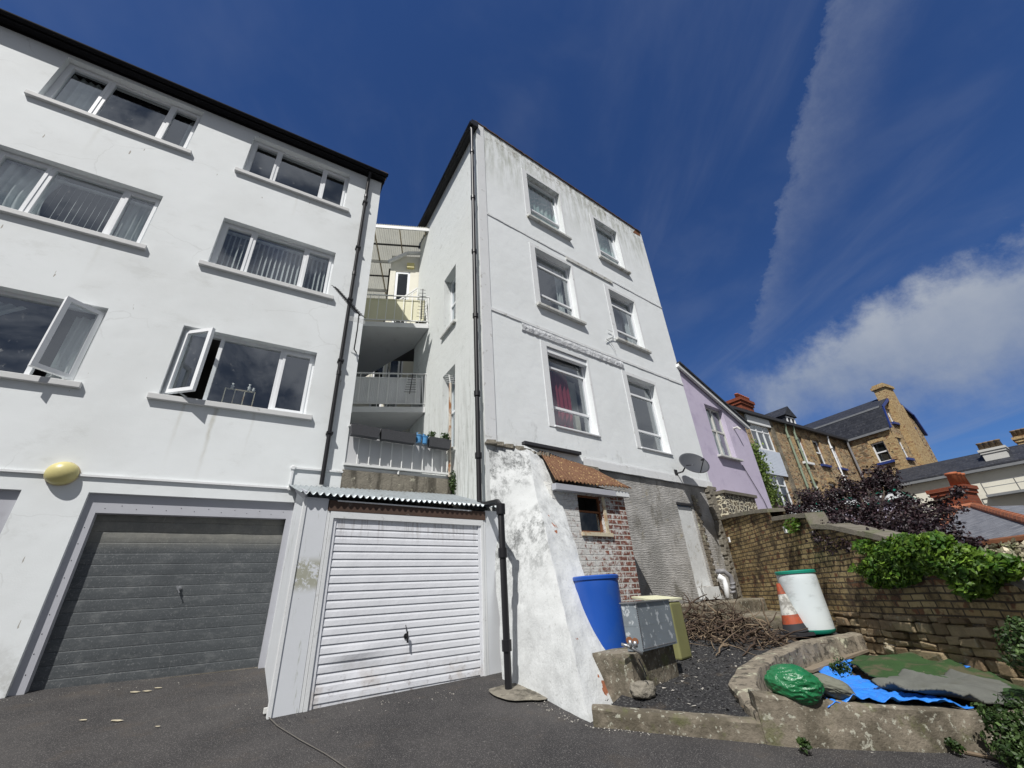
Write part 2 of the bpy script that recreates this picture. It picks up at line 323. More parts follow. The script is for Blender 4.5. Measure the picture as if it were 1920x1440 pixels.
def glass(name, tint=(.75, .8, .8), lo=.07, hi=.85, refl=(.9, .95, 1), rough=.015, dirt=.0):
    m = NM(name)
    lw = m.n('ShaderNodeLayerWeight'); lw.inputs[0].default_value = .5
    f = m.math('ADD', m.math('MULTIPLY', m.math('POWER', lw.outputs['Facing'], 3), hi - lo), lo)
    g = m.n('ShaderNodeBsdfGlossy'); m.put(refl, g.inputs['Color']); m.put(rough, g.inputs['Roughness'])
    m.put(m.bump(m.noise(m.pos, 1.6, 2, .5), .05, .02), g.inputs['Normal'])
    t = m.n('ShaderNodeBsdfTransparent'); m.put(tint, t.inputs[0])
    mx = m.n('ShaderNodeMixShader'); m.put(f, mx.inputs[0]); m.t.links.new(t.outputs[0], mx.inputs[1]); m.t.links.new(g.outputs[0], mx.inputs[2])
    sh = mx.outputs[0]
    if dirt:
        d = m.n('ShaderNodeBsdfDiffuse'); m.put((.6, .6, .58), d.inputs[0])
        m2 = m.n('ShaderNodeMixShader'); m.put(m.math('MULTIPLY', m.sm(m.noise(m.pos, 11, 6, .75), .60, .72), dirt), m2.inputs[0])
        m.t.links.new(sh, m2.inputs[1]); m.t.links.new(d.outputs[0], m2.inputs[2]); sh = m2.outputs[0]
    m.t.links.new(sh, m.out.inputs[0]); return m.m
MAT['glass'] = glass('window_glass', (.86, .9, .9), lo=.27, hi=.75, dirt=.25)
MAT['glass_dark'] = glass('dark_window_glass', (.35, .4, .42), .10, .6, dirt=.15)
MAT['glass_frost'] = gen('grey_frosted_balustrade_panel', (.55, .56, .57), .25, var=.2, vs=1.5)
MAT['panel_reeded'] = gen('grey_reeded_plastic_panel', (.72, .73, .73), .5, var=.2, vs=2)
MAT['panel_cream'] = gen('cream_balustrade_panel', (.62, .60, .42), .5, var=.1, vs=2)
MAT['metal_white'] = gen('white_painted_metalwork', (.70, .71, .70), .45, var=.15, layers=[dict(c=(.3, .2, .12), s=12, lo=.66, hi=.74, a=.6)])
MAT['slab_white'] = gen('white_painted_slab', (.62, .63, .63), .8, var=.12, vs=1.5, layers=[dict(c=(.3, .3, .28), s=3, lo=.58, hi=.75, a=.5)])
def translucent():
    m = NM('cream_translucent_roof_sheet')
    d = m.n('ShaderNodeBsdfDiffuse'); t = m.n('ShaderNodeBsdfTranslucent')
    c = m.mix(m.noise(m.pos, 1.5, 4, .6), (.60, .60, .53), (.38, .38, .33)); m.put(c, d.inputs[0]); m.put(c, t.inputs[0])
    mx = m.n('ShaderNodeMixShader'); mx.inputs[0].default_value = .55
    m.t.links.new(d.outputs[0], mx.inputs[1]); m.t.links.new(t.outputs[0], mx.inputs[2]); m.t.links.new(mx.outputs[0], m.out.inputs[0]); return m.m
MAT['roof_sheet'] = translucent()
MAT['flashing'] = gen('white_painted_crumpled_flashing', (.66, .68, .70), .45, .0, var=.2, vs=6, layers=[dict(c=(.28, .27, .25), s=8, lo=.58, hi=.7, a=.5)], bumps=[(7, 1.0, .05), (22, .6, .02)])
MAT['slate'] = None
def brick(name, c1, c2, mortar, bw=.225, bh=.075, ms=.010, lay=(), bumpd=.012, c3=None, squash=1, wob=.01, rough=.85):
    m = NM(name); uv = m.uvv()
    dn = m.n('ShaderNodeTexNoise'); m.put(uv, dn.inputs['Vector']); dn.inputs['Scale'].default_value = 1.7; dn.inputs['Detail'].default_value = 3
    off = m.n('ShaderNodeVectorMath', operation='MULTIPLY_ADD'); m.put(dn.outputs['Color'], off.inputs[0]); off.inputs[1].default_value = (wob * 3, wob * 3, 0); m.put(uv, off.inputs[2])
    b = m.n('ShaderNodeTexBrick'); m.put(off.outputs[0], b.inputs['Vector']); b.inputs['Scale'].default_value = 1
    b.inputs['Brick Width'].default_value = bw; b.inputs['Row Height'].default_value = bh; b.inputs['Mortar Size'].default_value = ms; b.inputs['Mortar Smooth'].default_value = .35; b.inputs['Bias'].default_value = 0
    m.put((0, 0, 0), b.inputs['Color1']); m.put((1, 1, 1), b.inputs['Color2']); m.put((.5, .5, .5), b.inputs['Mortar'])
    r = m.n('ShaderNodeSeparateColor'); m.put(b.outputs['Color'], r.inputs[0])
    c = m.mix(r.outputs[0], c1, c2)
    if c3: c = m.mix(m.sm(m.noise(off.outputs[0], 5.5, 2, .5), .56, .62), c, c3)
    c = m.mix(m.math('MULTIPLY', m.noise(uv, 25, 6, .7), .55), c, tuple(q * .45 for q in c1))
    c = m.mix(b.outputs['Fac'], c, mortar)
    for l in lay:
        f = m.sm(m.noise(m.map(m.pos, l.get('st', (1, 1, 1))), l['s'], 8, .75), l['lo'], l['hi'])
        if 'zr' in l: f = m.math('MULTIPLY', f, m.sm(m.z(), *l['zr']))
        if l.get('bricks'): f = m.math('MULTIPLY', f, m.math('SUBTRACT', 1, m.math('MULTIPLY', b.outputs['Fac'], .5)))
        c = m.mix(m.math('MULTIPLY', f, l.get('a', 1)), c, l['c'])
    h = m.math('ADD', m.math('MULTIPLY', m.math('SUBTRACT', 1, b.outputs['Fac']), 1), m.math('ADD', m.math('MULTIPLY', m.noise(uv, 16, 6, .7), .6), m.math('MULTIPLY', r.outputs[0], .4)))
    return m.done(c, rough, 0, m.bump(h, .9, bumpd), .25)
MAT['brick_yellow'] = brick('yellow_stock_brick', (.37, .27, .13), (.54, .42, .22), (.10, .08, .055), .22, .082, .012, c3=(.20, .085, .05), bumpd=.03, lay=[
    dict(c=(.055, .04, .028), s=2.1, lo=.45, hi=.62, a=.85), dict(c=(.18, .16, .07), s=4, lo=.56, hi=.68, a=.4)], wob=.018)
MAT['brick_painted'] = brick('red_brick_with_flaking_white_paint', (.22, .065, .04), (.15, .05, .04), (.42, .38, .33), .235, .088, .012, c3=(.28, .085, .05), bumpd=.02, wob=.012)
BRK = (.84, .97)
def painted_brick():
    m = brick('flaking_whitewashed_red_brick', (.25, .095, .065), (.17, .075, .06), (.52, .50, .46), .235, .088, .013, c3=(.27, .09, .05), bumpd=.02, wob=.012)
    t = m.node_tree; p = [n for n in t.nodes if n.type == 'BSDF_PRINCIPLED'][0]; src = p.inputs['Base Color'].links[0].from_socket
    geo = [n for n in t.nodes if n.type == 'NEW_GEOMETRY'][0]
    def nn(ty, **k):
        n = t.nodes.new(ty)
        for a, b in k.items(): setattr(n, a, b)
        return n
    dot = nn('ShaderNodeVectorMath', operation='DOT_PRODUCT'); t.links.new(geo.outputs['Position'], dot.inputs[0]); dot.inputs[1].default_value = Fac((0, 0), 52.2).U
    n1 = nn('ShaderNodeTexNoise'); t.links.new(geo.outputs['Position'], n1.inputs['Vector']); n1.inputs['Scale'].default_value = 9; n1.inputs['Detail'].default_value = 9; n1.inputs['Roughness'].default_value = .8
    a = nn('ShaderNodeMath', operation='MULTIPLY_ADD'); t.links.new(dot.outputs['Value'], a.inputs[0]); a.inputs[1].default_value = -.10; a.inputs[2].default_value = 1.0
    b = nn('ShaderNodeMath', operation='ADD'); t.links.new(a.outputs[0], b.inputs[0]); t.links.new(n1.outputs[0], b.inputs[1])
    mr = nn('ShaderNodeMapRange', interpolation_type='SMOOTHSTEP'); t.links.new(b.outputs[0], mr.inputs[0]); mr.inputs[1].default_value = BRK[0]; mr.inputs[2].default_value = BRK[1]
    mx = nn('ShaderNodeMix', data_type='RGBA'); t.links.new(mr.outputs[0], mx.inputs[0]); t.links.new(src, mx.inputs[6]); mx.inputs[7].default_value = (.62, .62, .60, 1)
    t.links.new(mx.outputs[2], p.inputs['Base Color']); return m
MAT['brick_white'] = painted_brick()
MAT['brick_red'] = brick('red_chimney_brick', (.30, .075, .035), (.22, .06, .03), (.20, .09, .06), .22, .08, .008, bumpd=.008)
MAT['brick_buff'] = brick('buff_quoin_brick', (.62, .47, .25), (.48, .33, .16), (.28, .22, .14), .26, .09, .01, c3=(.3, .14, .07), bumpd=.01)
MAT['slate'] = brick('blue_grey_roof_slate', (.028, .031, .040), (.050, .054, .066), (.014, .014, .018), .3, .2, .006, c3=(.065, .068, .078), bumpd=.01, rough=.55)
MAT['slate_grey'] = brick('weathered_grey_roof_slate', (.17, .18, .20), (.24, .25, .27), (.07, .07, .08), .28, .13, .006, c3=(.13, .14, .16), bumpd=.01, rough=.6)
def rubble(name, cols, mortar, scale=4.5, mw=.06, stretch=(1, 1.7, 1), bumpd=.03, dirt=.5):
    m = NM(name); uv = m.map(m.uvv(), (stretch[0], stretch[1], 1))
    dn = m.n('ShaderNodeTexNoise'); m.put(uv, dn.inputs['Vector']); dn.inputs['Scale'].default_value = 4; dn.inputs['Detail'].default_value = 3
    o = m.n('ShaderNodeVectorMath', operation='MULTIPLY_ADD'); m.put(dn.outputs['Color'], o.inputs[0]); o.inputs[1].default_value = (.30, .30, 0); m.put(uv, o.inputs[2])
    v = m.n('ShaderNodeTexVoronoi', feature='F1', voronoi_dimensions='2D'); m.put(o.outputs[0], v.inputs['Vector']); v.inputs['Scale'].default_value = scale
    e = m.n('ShaderNodeTexVoronoi', feature='DISTANCE_TO_EDGE', voronoi_dimensions='2D'); m.put(o.outputs[0], e.inputs['Vector']); e.inputs['Scale'].default_value = scale
    sc = m.n('ShaderNodeSeparateColor'); m.put(v.outputs['Color'], sc.inputs[0])
    cr = m.n('ShaderNodeValToRGB'); cr.color_ramp.interpolation = 'CONSTANT'; m.put(sc.outputs[0], cr.inputs[0])
    els = cr.color_ramp.elements
    for i, c in enumerate(cols):
        el = els[i] if i < 2 else els.new(i / len(cols)); el.position = i / len(cols); el.color = (*c, 1)
    c = m.mix(m.math('MULTIPLY', m.noise(m.pos, 14, 6, .7), .6), cr.outputs[0], tuple(q * .35 for q in cols[0]))
    edge_ = m.sm(e.outputs['Distance'], mw * .5, mw * 1.3)
    c = m.mix(edge_, mortar, c)
    c = m.mix(m.math('MULTIPLY', m.sm(m.noise(m.pos, 1.4, 6, .7), .48, .66), dirt), c, (.05, .042, .03))
    h = m.math('ADD', edge_, m.math('MULTIPLY', m.noise(m.pos, 12, 6, .7), .8))
    return m.done(c, .9, 0, m.bump(h, .9, bumpd), .25)
MAT['rubble_dark'] = rubble('dark_rubble_stone', [(.34, .24, .16), (.42, .32, .20), (.25, .20, .16), (.38, .28, .15)], (.30, .26, .20), 3.6, .05, (1, 2.0, 1), .06, .4)
MAT['rubble_light'] = rubble('rubble_with_pale_mortar', [(.16, .14, .12), (.10, .095, .085), (.20, .16, .11)], (.62, .58, .44), 7, .13, (1, 1.5, 1), .02, .3)
MAT['rubble_house'] = rubble('brown_random_stone_walling', [(.42, .30, .17), (.28, .20, .12), (.15, .11, .07), (.50, .38, .22), (.34, .19, .10)], (.50, .43, .31), 4.2, .05, (1, 1.9, 1), .02, .12)
def stone_blocks():
    m = NM('brown_rubble_blocks'); r = m.island()
    c = m.mix(r, (.24, .17, .10), (.50, .40, .25))
    c = m.mix(m.math('MULTIPLY', m.noise(m.pos, 14, 6, .75), .7), c, (.07, .055, .04)); c = m.mix(m.math('MULTIPLY', m.sm(m.noise(m.pos, 8, 6, .7), .56, .66), .6), c, (.42, .40, .30))
    return m.done(c, .92, 0, m.bump(m.noise(m.pos, 11, 8, .75), .9, .04), .2)
MAT['rubble_stone'] = stone_blocks()
def combed():
    m = NM('combed_grey_cement_render'); uv = m.uvv()
    wv = m.n('ShaderNodeTexWave', wave_type='BANDS', bands_direction='Y'); m.put(m.map(uv, (.35, 1, 1)), wv.inputs['Vector'])
    wv.inputs['Scale'].default_value = 9.5; wv.inputs['Distortion'].default_value = 9; wv.inputs['Detail'].default_value = 4; wv.inputs['Detail Scale'].default_value = 1.3; wv.inputs['Detail Roughness'].default_value = .65
    c = m.mix(m.sm(m.noise(m.pos, 1.3, 6, .65), .35, .68), (.30, .295, .28), (.50, .49, .47))
    c = m.mix(m.math('MULTIPLY', m.sm(m.noise(m.map(m.pos, (1, 1, .5)), 2.2, 8, .7), .5, .68), .7), c, (.13, .12, .095))
    c = m.mix(m.math('MULTIPLY', m.sm(m.noise(m.pos, 3.5, 8, .75), .60, .68), .5), c, (.40, .34, .20))
    c = m.mix(m.math('MULTIPLY', m.math('MULTIPLY', wv.outputs['Fac'], m.sm(m.noise(m.pos, 2, 4, .6), .40, .62)), .22), c, (.16, .16, .155))
    h = m.math('ADD', wv.outputs['Fac'], m.math('MULTIPLY', m.noise(m.map(m.pos, (1, 1, 2.2)), 9, 9, .8), 2.2))
    return m.done(c, .92, 0, m.bump(h, .45, .015), .2)
MAT['combed'] = combed()
MAT['purple'] = gen('lilac_painted_render', (.54, .49, .62), .75, var=.12, vs=1.2, layers=[dict(c=(.38, .33, .46), s=2, lo=.5, hi=.7, a=.5)], bumps=[(50, .25, .004), (4, .3, .02)])
MAT['blue_paint'] = gen('royal_blue_gloss_paint', (.03, .055, .22), .4, var=.2)
MAT['green_pipe'] = gen('pale_green_painted_iron', (.24, .30, .22), .55, var=.3, vs=5)
MAT['cream_wall'] = gen('cream_painted_render', (.72, .70, .60), .75, var=.08, vs=1.0, layers=[dict(c=(.5, .48, .40), s=1.2, lo=.55, hi=.75, a=.4)])
MAT['grey_lead'] = gen('grey_lead_sheet', (.22, .23, .24), .5, var=.3, vs=3)
MAT['grey_render'] = gen('pale_grey_render', (.55, .55, .52), .8, var=.2, vs=1.5, bumps=[(20, .3, .01)])
MAT['terracotta'] = gen('terracotta_clay', (.42, .13, .055), .75, var=.3, vs=6)
MAT['terracotta_old'] = gen('weathered_ridge_clay', (.33, .12, .06), .8, var=.5, vs=5)
MAT['buff_clay'] = gen('dark_buff_clay', (.20, .15, .10), .8, var=.3, vs=6)
def asphalt():
    m = NM('worn_asphalt')
    c = m.mix(m.sm(m.noise(m.pos, .9, 6, .65), .3, .7), (.028, .027, .028), (.056, .053, .052))
    c = m.mix(m.math('MULTIPLY', m.sm(m.noise(m.pos, 110, 3, .6), .54, .68), .75), c, (.22, .21, .20))
    c = m.mix(m.math('MULTIPLY', m.sm(m.noise(m.pos, 2.4, 7, .7), .52, .70), .35), c, (.085, .070, .056))
    sp = m.sm(m.noise(m.pos, 5.5, 7, .7), .745, .765)
    c = m.mix(m.math('MULTIPLY', sp, .8), c, (.5, .5, .48))
    return m.done(c, .88, 0, m.bump(m.noise(m.pos, 85, 4, .7), .8, .008, m.bump(m.noise(m.pos, 3, 4, .6), .3, .02)), .3)
MAT['asphalt'] = asphalt()
MAT['gravel'] = gen('black_ash_gravel', (.028, .028, .030), .9, var=.4, vs=12, layers=[dict(c=(.16, .16, .155), s=38, lo=.53, hi=.62, a=.8), dict(c=(.10, .075, .05), s=3, lo=.55, hi=.70, a=.5), dict(c=(.60, .60, .58), s=26, lo=.735, hi=.75, a=.8)], bumps=[(60, 1.0, .03), (14, .7, .04)])
MAT['grit'] = gen('pale_grit', (.42, .40, .36), .85, var=.6, vs=20)
MAT['chip'] = gen('dark_stone_chipping', (.045, .045, .048), .85, var=.6, vs=30)
MAT['soil'] = gen('dry_leaf_litter_soil', (.10, .075, .05), .95, var=.5, vs=9, layers=[dict(c=(.26, .19, .12), s=18, lo=.52, hi=.62, a=.7)], bumps=[(30, .9, .03)])
MAT['dirt_line'] = gen('pale_sandy_dirt', (.13, .12, .105), .95, var=.4, vs=9)
MAT['blue_drum'] = gen('blue_polyethylene', (.012, .075, .36), .38, var=.1, layers=[dict(c=(.03, .09, .30), s=3, lo=.5, hi=.7, a=.5)], bumps=[(3, .1, .02)])
MAT['white_drum'] = gen('white_polyethylene', (.66, .72, .73), .42, var=.12, vs=2, layers=[dict(c=(.30, .33, .33), s=3, lo=.52, hi=.72, st=(1, 1, 3), a=.45), dict(c=(.45, .38, .25), s=9, lo=.7, hi=.76, a=.6)])
MAT['green_band'] = gen('sea_green_plastic', (.01, .22, .15), .4, var=.15)
MAT['steel_tank'] = gen('spotted_galvanised_steel', (.27, .31, .34), .45, .35, var=.25, vs=4, layers=[dict(c=(.66, .70, .72), s=13, lo=.585, hi=.64, a=.8, d=2), dict(c=(.18, .19, .2), s=3, lo=.55, hi=.7, a=.5)])
MAT['khaki'] = gen('khaki_fibreglass', (.23, .23, .10), .5, var=.25, vs=3, layers=[dict(c=(.16, .15, .07), s=3, lo=.55, hi=.7, a=.5)])
MAT['cream_lid'] = gen('pale_cream_panel', (.66, .66, .46), .5, var=.1, vs=3)
MAT['orange'] = gen('faded_orange_plastic', (.42, .085, .035), .6, var=.4, vs=9, layers=[dict(c=(.14, .09, .07), s=8, lo=.46, hi=.62, a=.6)])
MAT['cone_white'] = gen('grubby_reflective_white', (.62, .62, .58), .5, var=.2, vs=6, layers=[dict(c=(.18, .17, .15), s=9, lo=.42, hi=.58, a=.8)])
MAT['rubber'] = gen('dusty_black_rubber', (.035, .035, .04), .8, var=.4, vs=7)
MAT['tarp'] = gen('bright_blue_tarpaulin', (.035, .23, .78), .42, var=.25, vs=4, bumps=[(7, .6, .03), (25, .3, .008)])
MAT['carpet_green'] = gen('green_artificial_turf', (.03, .075, .02), .95, var=.5, vs=6, layers=[dict(c=(.10, .08, .05), s=3.2, lo=.48, hi=.62, a=.75), dict(c=(.3, .28, .18), s=22, lo=.66, hi=.72, a=.7)], bumps=[(90, .9, .01), (12, .6, .02)])
MAT['carpet_grey'] = gen('grey_carpet_backing', (.13, .135, .12), .95, var=.4, vs=5, layers=[dict(c=(.08, .08, .06), s=3, lo=.5, hi=.7, a=.6)], bumps=[(60, .6, .008), (7, .4, .03)])
MAT['bag'] = gen('green_plastic_sack', (.012, .15, .05), .30, var=.3, vs=6, bumps=[(16, .8, .02), (45, .5, .006)], spec=.7)
MAT['cloth_grey'] = gen('grey_green_cloth', (.16, .165, .13), .9, var=.4, vs=6, bumps=[(20, .5, .01)])
MAT['rock'] = gen('pale_limestone', (.46, .41, .30), .9, var=.35, vs=6, bumps=[(14, .9, .04)])
MAT['rock_dark'] = gen('dirty_concrete_lump', (.24, .22, .18), .9, var=.5, vs=8, layers=[dict(c=(.6, .6, .56), s=7, lo=.62, hi=.7, a=.6)], bumps=[(14, .9, .04)])
MAT['plank'] = gen('weathered_plank', (.23, .19, .14), .85, var=.4, vs=7, bumps=[(25, .5, .01)])
MAT['twig'] = gen('dry_brown_twig', (.075, .05, .035), .9, var=.6, vs=9)
MAT['twig_pale'] = gen('dry_pale_twig', (.20, .15, .10), .9, var=.5, vs=9)
MAT['bark'] = gen('grey_brown_bark', (.09, .07, .055), .9, var=.5, vs=8, bumps=[(30, .7, .01)])
MAT['dish'] = gen('dark_grey_enamel', (.055, .06, .07), .6, .0, var=.15)
MAT['alu'] = gen('dull_aluminium', (.35, .36, .37), .4, .7, var=.2)
MAT['dark_metal'] = gen('dark_weathered_metal', (.05, .05, .055), .5, .3, var=.3)
MAT['rust'] = gen('rust_brown_iron', (.20, .08, .035), .85, var=.4, vs=9)
MAT['cream_paint'] = gen('cream_flaking_paint', (.60, .54, .40), .7, var=.3, vs=6, layers=[dict(c=(.4, .2, .07), s=7, lo=.5, hi=.62, a=.6)])
MAT['lamp_cream'] = gen('yellowed_opal_diffuser', (.60, .54, .24), .35, var=.15, vs=6)
MAT['pot_blue'] = gen('sky_blue_plastic_pot', (.10, .32, .62), .4, var=.1)
MAT['trough_grey'] = gen('dark_grey_wicker_trough', (.07, .072, .08), .7, var=.4, vs=40, bumps=[(70, .8, .01)])
MAT['shell'] = gen('white_porcelain', (.8, .8, .78), .4, var=.05)
MAT['plaster_white'] = gen('flaking_white_door_board', (.66, .68, .68), .7, var=.25, vs=5, layers=[dict(c=(.32, .30, .25), s=7, lo=.55, hi=.68, a=.6)], bumps=[(25, .5, .01)])
MAT['pvc_grey'] = gen('grey_plastic_pipe', (.22, .22, .23), .5, var=.2)
MAT['weatherboard'] = gen('pale_blue_weatherboard', (.62, .68, .78), .5, var=.1)
def leafm(name, c1, c2, tr=.3, rough=.5):
    m = NM(name)
    oi = m.noise(m.pos, 7, 3, .6)
    n2 = m.n('ShaderNodeTexWhiteNoise', noise_dimensions='3D'); m.put(m.map(m.pos, (9, 9, 9)), n2.inputs[0])
    c = m.mix(m.sm(oi, .35, .65), c1, c2); isl = m.island(); c = m.mix(m.math('MULTIPLY', isl, .75), c, tuple(q * .35 for q in c1)); c = m.mix(m.sm(isl, .93, .96), c, tuple(min(1, q * 1.6 + .02) for q in c2))
    p = m.n('ShaderNodeBsdfPrincipled'); m.put(c, p.inputs['Base Color']); m.put(rough, p.inputs['Roughness']); p.inputs['Specular IOR Level'].default_value = .4
    t = m.n('ShaderNodeBsdfTranslucent'); m.put(m.mix(.5, c, c2), t.inputs[0])
    mx = m.n('ShaderNodeMixShader'); mx.inputs[0].default_value = tr
    m.t.links.new(p.outputs[0], mx.inputs[1]); m.t.links.new(t.outputs[0], mx.inputs[2]); m.t.links.new(mx.outputs[0], m.out.inputs[0]); return m.m
MAT['leaf_purple'] = leafm('dark_purple_leaf', (.018, .012, .016), (.045, .020, .024), .15)
MAT['leaf_green'] = leafm('bright_ivy_leaf', (.05, .14, .012), (.18, .30, .03), .35)
MAT['leaf_ivy'] = leafm('wall_ivy_leaf', (.10, .17, .03), (.20, .28, .06), .25)
MAT['leaf_dark'] = leafm('dark_shrub_leaf', (.025, .06, .012), (.07, .12, .03), .2)
MAT['leaf_pale'] = leafm('pale_blossom_leaf', (.20, .22, .10), (.55, .48, .36), .2)

# ------------------------------------------------------------------ mesh builder
class MB:
    def __init__(s): s.v = []; s.f = []; s.mi = []
    def face(s, pts, mi=0):
        b = len(s.v); s.v += [Vector(p) for p in pts]; s.f.append(tuple(range(b, b + len(pts)))); s.mi.append(mi); return s
    def mesh(s, vs, fs, mi=0):
        b = len(s.v); s.v += [Vector(p) for p in vs]; s.f += [tuple(i + b for i in f) for f in fs]; s.mi += [mi] * len(fs); return s
    def hexa(s, a, mi=0):                     # 8 corners, bottom 4 then top 4
        return s.mesh(a, [(3, 2, 1, 0), (4, 5, 6, 7), (0, 1, 5, 4), (1, 2, 6, 5), (2, 3, 7, 6), (3, 0, 4, 7)], mi)
    def fbox(s, F, u0, u1, v0, v1, w0, w1, mi=0):
        return s.hexa([F.p(u0, v0, w1), F.p(u1, v0, w1), F.p(u1, v0, w0), F.p(u0, v0, w0), F.p(u0, v1, w1), F.p(u1, v1, w1), F.p(u1, v1, w0), F.p(u0, v1, w0)], mi)
    def box(s, c, sx, sy, sz, ang=0, mi=0):   # c = centre of the base
        c = Vector(c); a = R(ang); X = Vector((math.cos(a), math.sin(a), 0)) * sx / 2; Y = Vector((-math.sin(a), math.cos(a), 0)) * sy / 2; Z = Vector((0, 0, sz))
        q = [c - X - Y, c + X - Y, c + X + Y, c - X + Y]; return s.hexa(q + [p + Z for p in q], mi)
    def bar(s, p, q, w_=.04, h=None, up=None, mi=0):
        p = Vector(p); q = Vector(q); d = (q - p).normalized(); h = h or w_
        up = Vector(up) if up else (Vector((0, 0, 1)) if abs(d.z) < .95 else Vector((0, 1, 0)))
        X = d.cross(up).normalized() * w_ / 2; Y = X.cross(d).normalized() * h / 2
        a = [p - X - Y, p + X - Y, p + X + Y, p - X + Y]; b = [v + (q - p) for v in a]
        return s.hexa(a + b, mi)
    def tube(s, pts, r, n=8, mi=0, cap=True):
        pts = [Vector(p) for p in pts]; rs = r if isinstance(r, (list, tuple)) else [r] * len(pts); b = len(s.v); prev = None
        for i, p in enumerate(pts):
            d = ((pts[min(i + 1, len(pts) - 1)] - pts[max(i - 1, 0)])).normalized()
            if prev is None: X = d.orthogonal().normalized()
            else: X = (prev - d * prev.dot(d)).normalized()
            prev = X; Y = d.cross(X)
            for k in range(n): s.v.append(p + (X * math.cos(2 * PI * k / n) + Y * math.sin(2 * PI * k / n)) * rs[i])
        for i in range(len(pts) - 1):
            for k in range(n):
                a, c = b + i * n + k, b + i * n + (k + 1) % n; s.f.append((a, c, c + n, a + n)); s.mi.append(mi)
        if cap:
            s.f.append(tuple(b + k for k in range(n))[::-1]); s.mi.append(mi); s.f.append(tuple(b + (len(pts) - 1) * n + k for k in range(n))); s.mi.append(mi)
        return s
    def lathe(s, c, prof, n=32, mi=0, axis=None, close=True):
        c = Vector(c); M_ = axis.to_matrix() if axis else Matrix.Identity(3); b = len(s.v)
        for (r, z) in prof:
            for k in range(n): s.v.append(c + M_ @ Vector((r * math.cos(2 * PI * k / n), r * math.sin(2 * PI * k / n), z)))
        for i in range(len(prof) - 1):
            for k in range(n):
                a, d = b + i * n + k, b + i * n + (k + 1) % n; s.f.append((a, d, d + n, a + n)); s.mi.append(mi)
        if close:
            s.f.append(tuple(b + k for k in range(n))[::-1]); s.mi.append(mi); s.f.append(tuple(b + (len(prof) - 1) * n + k for k in range(n))); s.mi.append(mi)
        return s
    def wall(s, F, u0, u1, v0, v1, holes=(), depth=.15, off=0, mi=0, rmi=None):
        us = sorted({u0, u1, *[h[0] for h in holes], *[h[1] for h in holes]}); vs = sorted({v0, v1, *[h[2] for h in holes], *[h[3] for h in holes]})
        us = [u for u in us if u0 <= u <= u1]; vs = [v for v in vs if v0 <= v <= v1]
        for i in range(len(us) - 1):
            for j in range(len(vs) - 1):
                a, b, c, d = us[i], us[i + 1], vs[j], vs[j + 1]; mu, mv = (a + b) / 2, (c + d) / 2
                if any(h[0] < mu < h[1] and h[2] < mv < h[3] for h in holes): continue
                s.face([F.p(a, c, off), F.p(b, c, off), F.p(b, d, off), F.p(a, d, off)], mi)
        r = mi if rmi is None else rmi
        for (a, b, c, d) in [h[:4] for h in holes]:
            w0, w1 = off, off - depth
            s.face([F.p(a, c, w0), F.p(a, d, w0), F.p(a, d, w1), F.p(a, c, w1)], r); s.face([F.p(b, d, w0), F.p(b, c, w0), F.p(b, c, w1), F.p(b, d, w1)], r)
            s.face([F.p(a, d, w0), F.p(b, d, w0), F.p(b, d, w1), F.p(a, d, w1)], r); s.face([F.p(b, c, w0), F.p(a, c, w0), F.p(a, c, w1), F.p(b, c, w1)], r)
        return s
    def leaves(s, c, rad, n, size, shell=.35, mi=0, up=0):
        c = Vector(c); rad = Vector(rad) if not isinstance(rad, (int, float)) else Vector((rad, rad, rad))
        for _ in range(n):
            d = Vector((random.gauss(0, 1), random.gauss(0, 1), random.gauss(0, 1))).normalized(); k = shell + (1 - shell) * random.random() ** .5
            k *= 1 + .22 * mnoise.noise(d * 2.3 + c)
            p = c + Vector((d.x * rad.x, d.y * rad.y, d.z * rad.z)) * k
            s.leaf(p, size * random.uniform(.6, 1.3), (d + Vector((0, 0, up))).normalized())
        return s
    def leaf(s, p, z, face=None, mi=0):
        nrm = Vector((random.gauss(0, 1), random.gauss(0, 1), random.gauss(0, 1))).normalized()
        if face is not None: nrm = (nrm * .8 + face).normalized()
        X = nrm.orthogonal().normalized(); a = random.random() * 2 * PI; Y = nrm.cross(X); X, Y = X * math.cos(a) + Y * math.sin(a), Y * math.cos(a) - X * math.sin(a)
        b = len(s.v); s.v += [p - X * z * .5, p + Y * z * .34 - nrm * z * .06, p + X * z * .55, p - Y * z * .34 - nrm * z * .06]; s.f.append((b, b + 1, b + 2, b + 3)); s.mi.append(mi)
    def build(s, name, mats, parent=None, origin=None, smooth=False, recalc=True, jig=0):
        root = parent
        while root is not None and root.parent is not None: root = root.parent
        if root is not None: o = root.location.copy()
        else: o = Vector(origin) if origin is not None else Vector((0, 0, 0))
        if not isinstance(mats, (list, tuple)): mats = [mats]
        me = bpy.data.meshes.new(name); me.from_pydata([v - o for v in s.v], [], s.f)
        for m_ in mats: me.materials.append(MAT[m_] if isinstance(m_, str) else m_)
        for p, i in zip(me.polygons, s.mi): p.material_index = i; p.use_smooth = smooth
        if recalc:
            bm = bmesh.new(); bm.from_mesh(me); bmesh.ops.recalc_face_normals(bm, faces=bm.faces); bm.to_mesh(me); bm.free()
        uvl = me.uv_layers.new(name='UVMap'); d = uvl.data
        for p in me.polygons:
            n = p.normal
            if abs(n.z) > .97: X, Y = Vector((1, 0, 0)), Vector((0, 1, 0))
            else:
                X = Vector((-n.y, n.x, 0)).normalized()
                if X.x < 0: X = -X
                Y = n.cross(X); Y = -Y if Y.z < 0 else Y
            for li in p.loop_indices:
                q = me.vertices[me.loops[li].vertex_index].co + o; d[li].uv = (q.dot(X), q.dot(Y))
        ob = bpy.data.objects.new(name, me); col.objects.link(ob)
        if parent is None: ob.location = o
        else: ob.parent = parent
        return ob
